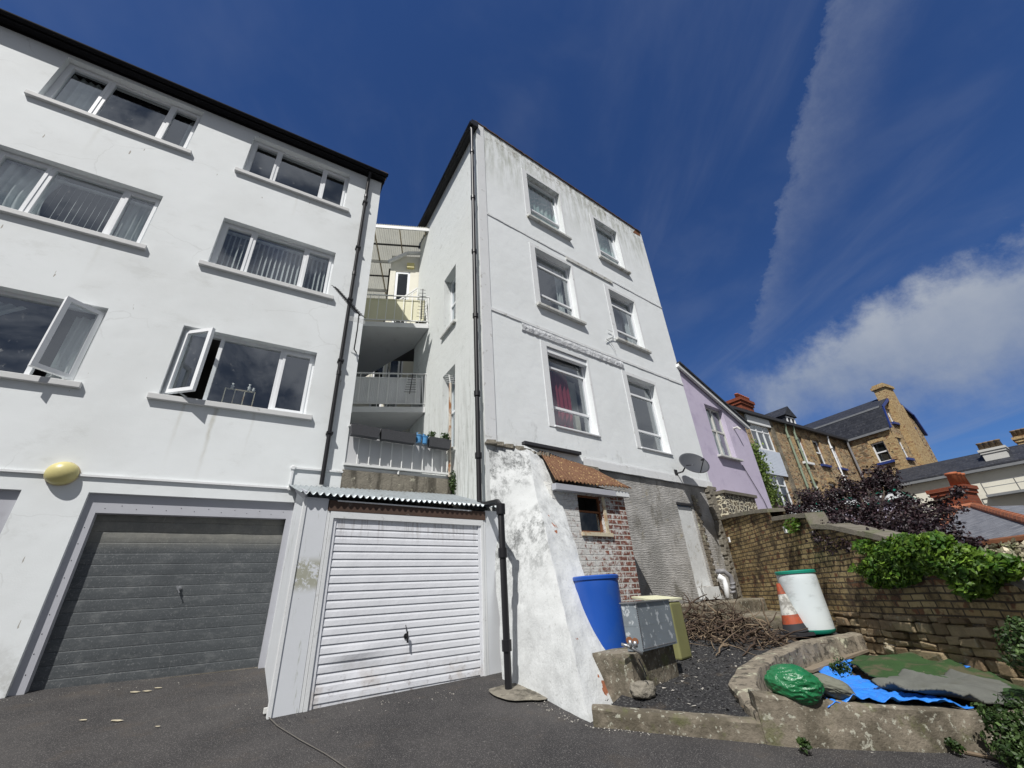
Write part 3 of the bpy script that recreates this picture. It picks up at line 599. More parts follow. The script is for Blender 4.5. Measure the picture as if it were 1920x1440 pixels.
def shade_auto(ob, ang=40):
    for p in ob.data.polygons: p.use_smooth = True
    try:
        ob.data.set_sharp_from_angle(angle=R(ang))
    except Exception: pass
    return ob
def thing(name, label, cat, loc, group=None):
    o = bpy.data.objects.new(name, None); col.objects.link(o); o.location = Vector(loc); o.empty_display_size = .2
    o['label'] = label; o['category'] = cat
    if group: o['group'] = group
    return o
def tag(o, label, cat, group=None, kind=None):
    o['label'] = label; o['category'] = cat
    if group: o['group'] = group
    if kind: o['kind'] = kind
    return o
def struct(o, label=None): o['kind'] = 'structure'; return o

# facades
LF = Fac((-5.64, 5.5), 58)            # left apartment block
GF = Fac((-2.57, 5.04), 52.2)         # white garage front
GS = Fac((-2.57, 5.04), -32, -1)          # its left side
MF = Fac((-.64, 6.99), 52.2)          # old house, front
MS = Fac((-.64, 6.99), -33)           # old house, side
TF = Fac((-3.05, 7.09), 57)           # terrace front above the white garage
LE = Fac((-3.05, 7.09), -32)          # right-hand side of the left block
GZ = .96                              # ground level at the grey garage door
MS = Fac(MF.p(.12, 0)[:2], -33, -1)
def rect(F, pts, off=0):
    q = [F.uv(x, y, off) for x, y in pts]
    return ((q[0][0] + q[3][0]) / 2, (q[1][0] + q[2][0]) / 2, (q[2][1] + q[3][1]) / 2, (q[0][1] + q[1][1]) / 2)
def atz(x, y, z):
    d = ray(x, y); return CAM + d * ((z - CAM.z) / d.z)

# ------------------------------------------------------------------ ground
def road_z(x, y):
    r = math.hypot(x, y); z = pz(ROADP, x, y)
    if r > 12: z = pz(ROADP, x * 12 / r, y * 12 / r)
    return z
mb = MB(); rings = [0, .5, 1, 1.5, 2, 2.5, 3, 3.5, 4, 4.5, 5, 5.5, 6, 6.5, 7, 8, 9, 10, 11, 12, 20, 60, 300, 1500]; NS = 96
vs = [Vector((0, 0, 0))]
for r in rings[1:]:
    for k in range(NS):
        x, y = r * math.cos(2 * PI * k / NS), r * math.sin(2 * PI * k / NS); vs.append(Vector((x, y, road_z(x, y) + (.012 * mnoise.noise(Vector((x, y, 0)) * .8) if r < 12 else 0))))
fs = [(0, 1 + k, 1 + (k + 1) % NS) for k in range(NS)]
for i in range(len(rings) - 2):
    for k in range(NS):
        a, b = 1 + i * NS + k, 1 + i * NS + (k + 1) % NS; fs.append((a, a + NS, b + NS, b))
mb.mesh(vs, fs); road = mb.build('road', 'asphalt', smooth=True, recalc=False); struct(road)

def inpoly(x, y, P):
    c = False; n = len(P)
    for i in range(n):
        (x1, y1), (x2, y2) = P[i][:2], P[(i + 1) % n][:2]
        if (y1 > y) != (y2 > y) and x < (x2 - x1) * (y - y1) / (y2 - y1) + x1: c = not c
    return c
PLOUT = [(2.14, 4.5), (2.16, 5.0), (2.28, 5.5), (2.6, 5.95), (3.1, 6.45), (3.55, 6.80), (4.15, 7.22), (4.8, 7.50), (5.6, 7.85), (5.6, 4.5)]
mb = MB(); N = 90
X0, X1, Y0, Y1 = -.9, 5.6, 4.7, 12.2
def yard_ok(x, y): return y > 5.1 - .17 * (x - .6)
g = {}
for i in range(N + 1):
    for j in range(N + 1):
        y = Y0 + (Y1 - Y0) * j / N; x0_ = max(-.9, .62 + (y - 5.0) * .72) if y < 5.7 else 1.12 + (y - 5.7) * .1; x = x0_ + (X1 - x0_) * i / N; yl = 4.98 - .17 * (x - .6); y = max(y, yl)
        g[i, j] = len(mb.v); mb.v.append(Vector((x, y, pz(YARDP, x, y) + .05 * mnoise.noise(Vector((x * 1.1, y * 1.1, 3))) + .02 * mnoise.noise(Vector((x * 4, y * 4, 1))))))
for i in range(N):
    for j in range(N):
        ctr = (mb.v[g[i, j]] + mb.v[g[i + 1, j + 1]]) / 2
        if inpoly(ctr.x, ctr.y, PLOUT): continue
        mb.f.append((g[i, j], g[i + 1, j], g[i + 1, j + 1], g[i, j + 1])); mb.mi.append(0)
struct(mb.build('gravel_yard', 'gravel', smooth=True, recalc=False))
mb = MB()
for _ in range(2600):
    x = random.uniform(.75, 4.6); y = random.uniform(4.95, 9.2)
    if inpoly(x - .1, y - .1, PLOUT) or inpoly(x, y, PLOUT) or inpoly(x + .25, y - .1, PLOUT): continue
    z = pz(YARDP, x, y) + .05 * mnoise.noise(Vector((x * 1.1, y * 1.1, 3))) + .02 * mnoise.noise(Vector((x * 4, y * 4, 1)))
    s_ = random.uniform(.008, .022); c = Vector((x, y, z + s_ * .3)); a = [c + Vector((random.gauss(0, 1), random.gauss(0, 1), random.gauss(0, .6))).normalized() * s_ for _ in range(5)]
    mb.mesh(a, [(0, 1, 2), (0, 2, 3), (0, 3, 4), (0, 4, 1), (1, 2, 3), (1, 3, 4)])
o = mb.build('gravel_chippings', 'chip'); tag(o, 'loose dark stone chippings scattered over the ash yard', 'gravel', kind='stuff')

mb = MB()
for _ in range(150):
    x = random.gauss(1.9, .7); y = random.gauss(6.2, .8)
    if x < 1.25 + (y - 5) * .1 or y < 5.1 or inpoly(x - .15, y - .15, PLOUT) or inpoly(x, y, PLOUT) or inpoly(x + .3, y - .1, PLOUT): continue
    z = pz(YARDP, x, y) + .05 * mnoise.noise(Vector((x * 1.1, y * 1.1, 3))) + .02 * mnoise.noise(Vector((x * 4, y * 4, 1))); s_ = random.uniform(.008, .028); c = Vector((x, y, z + .006)); mb.mesh([c + Vector((random.gauss(0, 1), random.gauss(0, 1), random.gauss(0, .25))).normalized() * s_ for _ in range(5)], [(0, 1, 2), (0, 2, 3), (0, 3, 4), (0, 4, 1)])
tag(mb.build('plaster_flakes', 'grit', recalc=False), 'white plaster flakes strewn over the black gravel', 'debris', kind='stuff')

# kerb and planter
KL = [(.56, 4.98), (1.0, 4.88), (1.5, 4.79), (2.18, 4.67), (3.0, 4.61), (3.85, 4.59), (4.5, 4.66)]
def strip(path, zb, zt, th, mat, name, parent=None, jit=.008, side=1, res=14):
    """a low wall following a path: front face on the path, thickness th to its left side"""
    pts = []
    for (a, b) in zip(path[:-1], path[1:]):
        for k in range(res): t = k / res; pts.append((a[0] + (b[0] - a[0]) * t, a[1] + (b[1] - a[1]) * t))
    pts.append(path[-1]); m_ = MB(); n = len(pts); rows = []
    for i, (x, y) in enumerate(pts):
        a = pts[max(i - 2, 0)]; b = pts[min(i + 2, n - 1)]; d = Vector((b[0] - a[0], b[1] - a[1], 0)).normalized(); nn = Vector((-d.y, d.x, 0)) * side
        B = zb(x, y); T = zt(x, y); P = Vector((x, y, 0)); jj = lambda k: Vector((0, 0, jit * mnoise.noise(Vector((x * 5, y * 5, k))))) + nn * jit * 1.5 * mnoise.noise(Vector((x * 4, y * 4, k + 9)))
        prof = [(0, B - .15), (0, B), (0, (B + T) / 2), (0, T - .02), (.018, T - .002), (th / 2, T + .004), (th - .018, T), (th, T - .02), (th, B - .15)]
        rows.append([P + nn * w_ + Vector((0, 0, z_)) + jj(q) for q, (w_, z_) in enumerate(prof)])
    k = len(rows[0])
    m_.mesh([p for r in rows for p in r], [(i * k + j, i * k + j + 1, (i + 1) * k + j + 1, (i + 1) * k + j) for i in range(n - 1) for j in range(k - 1)] + [tuple(range(k)), tuple((n - 1) * k + j for j in range(k))[::-1]])
    return m_.build(name, mat, parent, smooth=False)
kb = strip(KL, road_z, lambda x, y: road_z(x, y) + .15, .17, 'concrete_kerb', 'kerb'); shade_auto(kb); struct(kb)
pl = thing('raised_planter', 'long lichened concrete planter heaped with blue tarpaulin and carpet beside the road', 'planter', (3.2, 5.2, .4))
ptop = lambda x, y: pz(PLANP, x, y)
shade_auto(strip([(2.0, 4.69), (2.2, 4.65), (3.0, 4.59), (3.85, 4.57), (4.5, 4.64)], lambda x, y: road_z(x, y) + .05, lambda x, y: ptop(x, y), .20, 'concrete_kerb', 'front_wall', pl, .012))
ARC = [(1.98, 4.72), (2.01, 5.0), (2.13, 5.55), (2.46, 6.05), (2.98, 6.60), (3.45, 6.98), (4.05, 7.38), (4.74, 7.68), (5.08, 7.82)]
shade_auto(strip(ARC, lambda x, y: pz(YARDP, x, y) - .3, lambda x, y: pz(YARDP, x, y) + .07, .26, 'coping_lichen', 'curved_wall', pl, .011, side=-1))
mb = MB(); f_ = [(2.2, 4.75)] + ARC[1:] + [(5.2, 4.7)]
g = {}; N = 70
for i in range(N + 1):
    for j in range(N + 1):
        x = 2.0 + 3.2 * i / N; y = 4.72 + 3.2 * j / N; g[i, j] = len(mb.v)
        mb.v.append(Vector((x, y, soil(x, y) - .03 + .03 * mnoise.noise(Vector((x * 2, y * 2, 7))) + .02 * mnoise.noise(Vector((x * 9, y * 9, 7))))))
def inpoly(x, y, P):
    c = False; n = len(P)
    for i in range(n):
        (x1, y1), (x2, y2) = P[i][:2], P[(i + 1) % n][:2]
        if (y1 > y) != (y2 > y) and x < (x2 - x1) * (y - y1) / (y2 - y1) + x1: c = not c
    return c
for i in range(N):
    for j in range(N):
        x = 2.0 + 3.2 * (i + .5) / N; y = 4.72 + 3.2 * (j + .5) / N
        if inpoly(x, y, f_): mb.f.append((g[i, j], g[i + 1, j], g[i + 1, j + 1], g[i, j + 1])); mb.mi.append(0)
mb.build('soil_fill', 'soil', pl, smooth=True, recalc=False)

# ------------------------------------------------------------------ windows
def frame_bars(m_, F, u0, u1, v0, v1, w0, w1, t, mulls=(), trans=()):
    m_.fbox(F, u0, u0 + t, v0, v1, w0, w1); m_.fbox(F, u1 - t, u1, v0, v1, w0, w1)
    m_.fbox(F, u0 + t, u1 - t, v0, v0 + t, w0, w1); m_.fbox(F, u0 + t, u1 - t, v1 - t, v1, w0, w1)
    for q in mulls: m_.fbox(F, q - t * .55, q + t * .55, v0 + t, v1 - t, w0 - .003, w1 + .003)
    for q in trans: m_.fbox(F, u0 + t, u1 - t, q - t * .5, q + t * .5, w0 - .003, w1 + .003)
def curtain(F, u0, u1, v0, v1, w_, mat, parent, name='curtain', amp=.03, wl=.12, gather=0, swag=0):
    m_ = MB(); nu = max(12, int((u1 - u0) / wl * 8)); nv = 10; ph = random.random() * 6
    vs = []
    for j in range(nv + 1):
        v = v0 + (v1 - v0) * j / nv; sq = 1 - gather * math.sin(PI * j / nv)
        for i in range(nu + 1):
            t = i / nu; u = u0 + (u1 - u0) * t * sq
            vs.append(F.p(u, v, w_ + amp * math.sin((u0 + (u1 - u0) * t) / wl * 2 * PI + ph) + .4 * amp * math.sin(t * 23 + ph)))
    m_.mesh(vs, [(j * (nu + 1) + i, j * (nu + 1) + i + 1, (j + 1) * (nu + 1) + i + 1, (j + 1) * (nu + 1) + i) for j in range(nv) for i in range(nu)])
    return m_.build(name, mat, parent, smooth=True, recalc=False)
def blind(F, u0, u1, v0, v1, w_, parent, pitch=.085, ang=62):
    m_ = MB(); u = u0 + .03; a = R(ang)
    while u < u1 - .02:
        du, dw = .04 * math.cos(a), .04 * math.sin(a); b = random.uniform(-.006, .006)
        m_.face([F.p(u - du, v0, w_ - dw), F.p(u + du + b, v0, w_ + dw), F.p(u + du, v1, w_ + dw), F.p(u - du, v1, w_ - dw)])
        u += pitch
    m_.fbox(F, u0, u1, v1, v1 + .03, w_ - .03, w_ + .03)
    return m_.build('blind', 'blind', parent, recalc=False)
def window(parent, F, r, inset=.12, mulls=(), trans=(), t=.05, glassm='glass', sill=None, fm='upvc', sashes=(), panes=None, off=0, name='window', room=True):
    u0, u1, v0, v1 = r; w1 = off - inset; w0 = w1 - .07; m_ = MB()
    frame_bars(m_, F, u0 + .002, u1 - .002, v0 + .002, v1 - .002, w0, w1, t, mulls, trans)
    for (a, b, c, d) in sashes: frame_bars(m_, F, a, b, c, d, w0 + .01, w1 + .015, t * .9)
    wn_ = m_.build(name, fm, parent)
    for (a, b, c, d) in (panes or [(u0 + t, u1 - t, v0 + t, v1 - t)]):
        m_ = MB(); m_.face([F.p(a, c, w1 - .03), F.p(b, c, w1 - .03), F.p(b, d, w1 - .03), F.p(a, d, w1 - .03)]); m_.build('pane', glassm, wn_, recalc=False)
    if sill:
        ou, zt, zb, pr, sm_ = sill; m_ = MB(); n = 12; a, b = u0 - ou, u1 + ou
        for k in range(1): m_.fbox(F, a, b, v0 - zb, v0 - zt, off - inset, off + pr)
        s_ = m_.build('window_sill', sm_, wn_); bev = s_.modifiers.new('bevel', 'BEVEL'); bev.width = .008; bev.segments = 2
    return wn_
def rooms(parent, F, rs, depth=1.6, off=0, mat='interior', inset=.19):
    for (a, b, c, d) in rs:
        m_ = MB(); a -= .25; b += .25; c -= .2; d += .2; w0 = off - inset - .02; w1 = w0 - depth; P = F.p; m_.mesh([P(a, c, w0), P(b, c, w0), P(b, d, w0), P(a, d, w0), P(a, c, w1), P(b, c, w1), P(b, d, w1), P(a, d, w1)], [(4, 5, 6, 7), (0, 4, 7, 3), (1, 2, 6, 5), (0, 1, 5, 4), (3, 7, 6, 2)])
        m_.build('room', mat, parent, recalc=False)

# ------------------------------------------------------------------ left apartment block
lb = thing('apartment_block', 'white rendered four storey block with grey garage door and wide plastic windows', 'building', LF.p(0, GZ))
AW = dict(A3=(-2.93, -.77, 10.05, 11.35), B3=(.20, 2.28, 10.05, 11.27), A2=(-2.93, -.77, 7.43, 8.67), B2=(.20, 2.28, 7.43, 8.63), A1=(-2.93, -.77, 4.74, 6.05), B1=(.20, 2.28, 4.73, 6.03))
GREC = (-.13, 2.36, .7, 3.2); GREC2 = (-3.2, -.76, .7, 3.19)
mb = MB(); mb.wall(LF, -8, 3.04, .5, 11.5, list(AW.values()) + [GREC, GREC2], .13)
# interior-side thickness strips round the windows
for (a, b, c, d) in AW.values():
    pass
mb.face([LF.p(3.04, .5), LE.p(6.5, .5), LE.p(6.5, 11.5), LF.p(3.04, 11.5)])
mb.face([LF.p(-8, .5), LF.p(-8, .5, -7), LF.p(-8, 11.5, -7), LF.p(-8, 11.5)]); mb.face([LF.p(-8, .5, -7), LE.p(6.5, .5), LE.p(6.5, 11.5), LF.p(-8, 11.5, -7)])
mb.build('wall', 'render_left', lb, recalc=False)
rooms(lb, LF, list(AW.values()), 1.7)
mb = MB(); mb.fbox(LF, -8, 3.10, 11.5, 11.56, -7, .16); mb.fbox(LF, -8, 3.10, 11.44, 11.497, .0, .02); mb.build('roof', 'gutter_black', lb)
mb = MB(); mb.fbox(LF, -8, 3.12, 11.45, 11.57, .16, .185)
mb.tube([LF.p(-8, 11.53, .232), LF.p(3.14, 11.515, .232)], .048, 12)
mb.build('gutter', 'gutter_black', lb)
mb = MB(); mb.fbox(LF, 2.98, 3.12, 11.56, 11.78, -.12, .05); mb.fbox(LF, 2.96, 3.16, 11.78, 11.83, -.14, .07); mb.build('roof_end_block', 'wood_dark', lb)
mb = MB(); mb.tube([LF.p(2.71, 11.46, .16), LF.p(2.71, 11.25, .075), LF.p(2.705, 3.5, .075)], .036, 14)
for z in (10.4, 8.9, 7.4, 5.9, 4.4): mb.fbox(LF, 2.655, 2.765, z, z + .035, 0, .12)
for z in (10.6, 8.1, 5.6): mb.tube([LF.p(2.71, z, .075), LF.p(2.71, z + .09, .075)], .044, 14)
shade_auto(mb.build('downpipe', 'plastic_black', lb))
SG = (.11, .012, .105, .065, 'sill_grey')
def awin(key, m1, m2, closed=(1, 1)):
    a, b, c, d = AW[key]; t = .05
    sashes = []
    if closed[0]: sashes.append((a + t, m1 - .028, c + t, d - t))
    if closed[1]: sashes.append((m2 + .028, b - t, c + t, d - t))
    panes = [(m1 + .02, m2 - .02, c + t, d - t)]
    if closed[0]: panes.append((a + .09, m1 - .06, c + .09, d - .09))
    if closed[1]: panes.append((m2 + .06, b - .09, c + .09, d - .09))
    return window(lb, LF, AW[key], .12, (m1, m2), (), t, sill=SG, sashes=sashes, panes=panes)
mA1, mA2, mB1, mB2 = -2.25, -1.30, .77, 1.71
wA3 = awin('A3', mA1, mA2); wB3 = awin('B3', mB1, mB2); wA2 = awin('A2', mA1, mA2); wB2 = awin('B2', mB1, mB2)
wA1 = awin('A1', mA1, mA2, (1, 0)); wB1 = awin('B1', mB1, mB2, (0, 1))
curtain(LF, -2.88, -2.3, 10.08, 11.3, -.33, 'curtain_white', wA3); curtain(LF, -1.02, -.80, 10.08, 11.3, -.33, 'curtain_white', wA3, gather=.3)
curtain(LF, -2.9, -2.1, 7.45, 8.62, -.30, 'curtain_white', wA2, gather=.15); curtain(LF, -1.25, -.80, 7.45, 8.62, -.30, 'curtain_white', wA2, gather=.2)
blind(LF, -2.25, -1.28, 7.46, 8.5, -.27, wA2); blind(LF, .24, 2.24, 7.46, 8.5, -.26, wB2)
blind(LF, -1.28, -.8, 7.46, 8.5, -.24, wA2)
curtain(LF, -1.2, -.84, 4.8, 6.0, -.36, 'curtain_white', wA1, gather=.25); curtain(LF, -2.9, -1.75, 4.8, 6.0, -.40, 'curtain_white', wA1, gather=.4)
def casement(parent, hinge_u, width, v0, v1, ang, side, name='casement'):
    """opened sash; side +1 hinged at its left, -1 hinged at its right"""
    a = R(ang); U2 = LF.U * math.cos(a) * side + LF.N * math.sin(a)
    class Q: pass
    q = Fac((0, 0), 0); q.O = LF.p(hinge_u, 0, -.10); q.U = U2; q.N = U2.cross(Vector((0, 0, 1))) * side
    m_ = MB(); frame_bars(m_, q, 0, width, v0, v1, -.03, .03, .062); f = m_.build(name, 'upvc', parent)
    m2 = MB(); m2.face([q.p(.06, v0 + .06), q.p(width - .06, v0 + .06), q.p(width - .06, v1 - .06), q.p(.06, v1 - .06)]); 
    for p in m2.v: pass
    me_o = m2.build('pane', 'glass', parent, recalc=False)
    m3 = MB(); m3.bar(q.p(width * .45, v0 + .01), LF.p(hinge_u + side * width * .55, v0 + .01, -.14), .012, .02); 
    m3.build('stay', 'alu', parent)
casement(wB1, .255, .50, 4.79, 5.97, 38, 1)
casement(wA1, -.83, .47, 4.80, 5.99, 40, -1)
# things on the ground-floor flat's window board
wf = thing('ornament_stand', 'small cream framed display stand with white ornaments behind the lower right window', 'ornament', LF.p(1.2, 4.80, -.24))
mb = MB(); a, b, c, d = rect(LF, [(423, 727), (478, 735), (473, 757), (417, 750)], -.24)
for q in (a, a + (b - a) * .33, a + (b - a) * .66, b): mb.fbox(LF, q - .008, q + .008, c - .06, d, -.25, -.234)
mb.fbox(LF, a, b, d - .015, d, -.26, -.23); mb.fbox(LF, a, b, c - .06, c - .045, -.26, -.23); mb.build('frame', 'cream_paint', wf)
mb = MB()
for (q, h) in ((a + .09, .10), (b - .10, .13), (b - .03, .07)):
    mb.lathe(LF.p(q, d, -.245), [(.028, 0), (.02, h * .3), (.03, h * .55), (.008, h * .8), (.022, h)], 12)
mb.build('ornament', 'shell', wf, smooth=True)
# garage door recess
def garage(G, inner, doorz, label, full=True):
    a, b, c, d = G; i0, i1, iz = inner
    m_ = MB(); m_.wall(LF, a, b, c, d, [(i0, i1, c, iz)], .12, -.06); m_.build('door_surround', 'lavender_panel', lb, recalc=False)
    m_ = MB(); n = 15; z0, z1 = GZ - .02, iz + .05; rows = []
    prof = []
    for k in range(n):
        za, zb = z0 + (z1 - z0) * k / n, z0 + (z1 - z0) * (k + 1) / n
        prof += [(za, -.179), (za + .004, -.1815), (za + .008, -.177), ((za + zb) / 2, -.1755), (zb - .010, -.177)]
    prof.append((z1, -.180)); NU = 20
    vs = [LF.p(i0 - .05 + (i1 - i0 + .1) * i / NU, z, w_ + .006 * mnoise.noise(Vector((i * .5, z * 2, 0)))) for (z, w_) in prof for i in range(NU + 1)]
    m_.mesh(vs, [(j * (NU + 1) + i, j * (NU + 1) + i + 1, (j + 1) * (NU + 1) + i + 1, (j + 1) * (NU + 1) + i) for j in range(len(prof) - 1) for i in range(NU)])
    dr = m_.build('garage_door', 'garage_grey', lb, recalc=False)
    if full:
        m_ = MB(); hp = LF.uv(336, 1103, -.16); m_.lathe(LF.p(hp[0], hp[1], -.175), [(.028, 0), (.028, .02), (.012, .022), (.012, .055)], 14, axis=LF.N.to_track_quat('Z', 'Y')); m_.bar(LF.p(hp[0] - .03, hp[1] + .03, -.12), LF.p(hp[0] + .02, hp[1] - .06, -.12), .022, .016); m_.build('handle', 'alu', dr)
        m_ = MB(); m_.fbox(LF, i0, i1, GZ - .04, GZ + .012, -.165, -.10); m_.build('threshold', 'concrete_kerb', lb)
        m_ = MB()
        for k in range(14):
            for zz in ((iz + .06), ): m_.lathe(LF.p(i0 + .08 + k * .165, zz + .04 * (k % 2), -.06), [(.006, 0), (.004, .004)], 6, axis=LF.N.to_track_quat('Z', 'Y'))
        for k in range(9): m_.lathe(LF.p(i0 - .05, GZ + .2 + k * .2, -.06), [(.006, 0), (.004, .004)], 6, axis=LF.N.to_track_quat('Z', 'Y'))
        m_.build('screw_heads', 'dark_metal', lb)
garage(GREC, (0, 2.28, 2.95), 0, '')
garage(GREC2, (-3.1, -.92, 2.98), 0, '', False)
mb = MB(); mb.fbox(LF, -8, -.62, 3.40, 3.43, 0, .03); mb.fbox(LF, -.29, 2.26, 3.40, 3.43, 0, .03); mb.fbox(LF, 2.23, 2.26, 3.43, 3.74, 0, .03); mb.fbox(LF, 2.23, 3.03, 3.74, 3.77, 0, .03)
for q in (2.245,):
    for z in (3.415, 3.755): mb.lathe(LF.p(q, z, 0), [(.04, 0), (.04, .035), (.03, .042)], 14, axis=LF.N.to_track_quat('Z', 'Y'))
mb.build('conduit', 'trim_white', lb)
lp = thing('bulkhead_light', 'oval yellowed bulkhead light on the white wall above the garages', 'wall light', LF.p(-.455, 3.42))
mb = MB(); q = LF.N.to_track_quat('Z', 'Y').to_matrix(); n = 28
def ell(m_, c, ru, rv, rw, F, flat=0, rings_=10, n=28):
    vs = []
    for i in range(rings_ + 1):
        t = PI / 2 * i / rings_
        for k in range(n):
            a = 2 * PI * k / n; vs.append(F.p(c[0] + ru * math.cos(a) * math.cos(t), c[1] + rv * math.sin(a) * math.cos(t), c[2] + flat + rw * math.sin(t)))
    m_.mesh(vs, [(i * n + k, i * n + (k + 1) % n, (i + 1) * n + (k + 1) % n, (i + 1) * n + k) for i in range(rings_) for k in range(n)])
ell(mb, (-.455, 3.42, 0), .165, .155, .12, LF, .03); mb.build('diffuser', 'lamp_cream', lp, smooth=True)
mb = MB(); vs = [LF.p(-.455 + .17 * math.cos(2 * PI * k / 28), 3.42 + .16 * math.sin(2 * PI * k / 28), w_) for w_ in (0, .03) for k in range(28)]
mb.mesh(vs, [(k, (k + 1) % 28, 28 + (k + 1) % 28, 28 + k) for k in range(28)] + [tuple(range(28, 56))]); mb.build('back_plate', 'cream_paint', lp)

# ------------------------------------------------------------------ white lean-to garage
wg = thing('lean_to_garage', 'white board garage with slatted up and over door under a corrugated roof', 'garage', GF.p(1.2, .7))
z0 = .60; zt = 2.85
mb = MB(); mb.fbox(GF, .0, .25, z0, zt, -.03, 0); mb.build('front_board', 'board_flaking', wg)
mb = MB(); mb.fbox(GF, 2.56, 2.80, z0, zt, -.03, 0); mb.build('front_board', 'board_white', wg)
mb = MB()
for (a, b) in ((.255, .285), (.29, .33), (2.475, 2.515), (2.52, 2.555)): mb.fbox(GF, a, b, z0, 2.70, -.03, .012 if a in (.29, 2.475) else .004)
mb.fbox(GF, .33, 2.475, 2.62, 2.70, -.03, .012); mb.fbox(GF, -.035, .0, z0, zt, -.05, .012)
mb.build('door_frame', 'trim_white', wg)
mb = MB(); mb.fbox(GF, .26, 2.555, 2.703, 2.83, -.03, .015); mb.build('fascia', 'wood_dark', wg)
mb = MB(); mb.fbox(GF, .35, 2.30, 2.818, 2.834, .016, .03); mb.build('fascia_bead', 'trim_white', wg)
mb = MB()
n = 21; dz0, dz1 = .74, 2.58; u0, u1 = .375, 2.43; prof = [(dz0 - .04, -.02)]
for k in range(n):
    a = dz0 + (dz1 - dz0) * k / n; h = (dz1 - dz0) / n
    prof += [(a, -.020), (a + .002, -.030), (a + .011, -.031), (a + .014, -.013), (a + h * .75, -.015), (a + h - .003, -.020)]
prof += [(dz1, -.02), (2.62, -.02)]
NU = 40
def dent(u, z): return -.016 * math.exp(-((u - .85) ** 2 / .10 + (z - 1.02) ** 2 / .012)) + .012 * math.exp(-((u - .75) ** 2 / .05 + (z - 1.17) ** 2 / .004))
vs = [GF.p(u0 + (u1 - u0) * i / NU, z, w_ + dent(u0 + (u1 - u0) * i / NU, z) + .0025 * mnoise.noise(Vector((i * .25, z * 3, 5)))) for (z, w_) in prof for i in range(NU + 1)]
mb.mesh(vs, [(j * (NU + 1) + i, j * (NU + 1) + i + 1, (j + 1) * (NU + 1) + i + 1, (j + 1) * (NU + 1) + i) for j in range(len(prof) - 1) for i in range(NU)])
mb.fbox(GF, .332, .372, .68, 2.62, -.03, -.004); mb.fbox(GF, 2.433, 2.473, .68, 2.62, -.03, -.004)
gd = mb.build('garage_door', 'garage_white', wg, recalc=False)
mb = MB(); mb.lathe(GF.p(1.37, 1.28, -.015), [(.03, 0), (.03, .012), (.011, .014), (.011, .05)], 14, axis=GF.N.to_track_quat('Z', 'Y')); mb.bar(GF.p(1.365, 1.33, .035), GF.p(1.375, 1.21, .035), .02, .014); mb.bar(GF.p(1.355, 1.40, .0), GF.p(1.36, 1.33, .02), .008)
mb.build('handle', 'plastic_black', gd)
L2 = 1.98
mb = MB(); mb.face([GS.p(0.012, z0), GS.p(L2, z0 + .2), GS.p(L2, 3.40), GS.p(0.012, 2.83)]); mb.build('side_board', 'board_white', wg, recalc=False)
mb = MB(); mb.face([GF.p(2.80, z0), GF.p(2.80, z0, -1.2), GF.p(2.80, 3.1, -1.2), GF.p(2.80, 2.85)])
mb.build('side_board', 'board_white', wg, recalc=False)
mb = MB(); mb.bar(GS.p(-.02, 2.86, .02), GS.p(L2, 3.42, .02), .02, .10); mb.build('side_batten', 'lavender_panel', wg)
mb = MB(); FLc, FRc = GF.p(-.10, 2.88, .075), GF.p(2.82, 2.91, .07); BLc, BRc = LF.p(2.22, 3.47, .01), MS.p(1.30, 3.47, .0)
n, nv = 400, 8; nw = 36
vs = []
for j in range(nv + 1):
    for i in range(n + 1):
        s_, t = i / n, j / nv; p = (FLc * (1 - s_) + FRc * s_) * (1 - t) + (BLc * (1 - s_) + BRc * s_) * t
        vs.append(p + Vector((0, 0, .019 * math.sin(s_ * nw * 2 * PI) + .006 * mnoise.noise(Vector((s_ * 9, t * 2, 0))))))
mb.mesh(vs, [(j * (n + 1) + i, j * (n + 1) + i + 1, (j + 1) * (n + 1) + i + 1, (j + 1) * (n + 1) + i) for j in range(nv) for i in range(n)])
ro = mb.build('corrugated_roof', 'corrugated', wg, smooth=True, recalc=False); sm_ = ro.modifiers.new('sheet', 'SOLIDIFY'); sm_.thickness = .004

# ------------------------------------------------------------------ terrace and balconies between the two buildings
tw = thing('terrace_wall', 'stained concrete wall below the lowest balcony railing', 'wall', TF.p(1, 3.3))
mb = MB(); NU = 40
mb.fbox(TF, -.02, 2.14, 3.25, 3.80, -.25, 0); shade_auto(mb.build('wall', 'concrete_stained', tw))
mb = MB(); mb.fbox(TF, -.02, 2.10, 3.803, 3.865, -3.2, -.03); mb.build('floor_slab', 'slab_white', tw)
lr = thing('terrace_railing', 'lowest balcony railing with grey panels and rusty end post', 'railing', TF.p(1, 3.87))
zr = lambda u: 4.63 - .03 * u
mb = MB(); mb.bar(TF.p(-.02, zr(0)), TF.p(1.97, zr(1.97)), .045, .03); mb.bar(TF.p(-.02, 3.90), TF.p(1.97, 3.90), .05, .04); mb.build('rail', 'metal_white', lr)
for k in range(9): mb = MB(); u = .20 + k * .205; mb.bar(TF.p(u, 3.90), TF.p(u, zr(u)), .018, .014); mb.build('baluster', 'metal_white', lr)
mb = MB(); mb.bar(TF.p(.97, 3.80), TF.p(.97, 3.90), .03); mb.build('foot_bracket', 'metal_white', lr)
mb = MB(); mb.fbox(TF, 0, 1.95, 3.93, 4.55, -.07, -.05); mb.build('panel', 'glass_frost', lr)
mb = MB(); mb.tube([TF.p(2.0, 3.84, .02), TF.p(1.99, 5.95, .02)], .032, 12); shade_auto(mb.build('end_post', 'rust_pipe', lr))
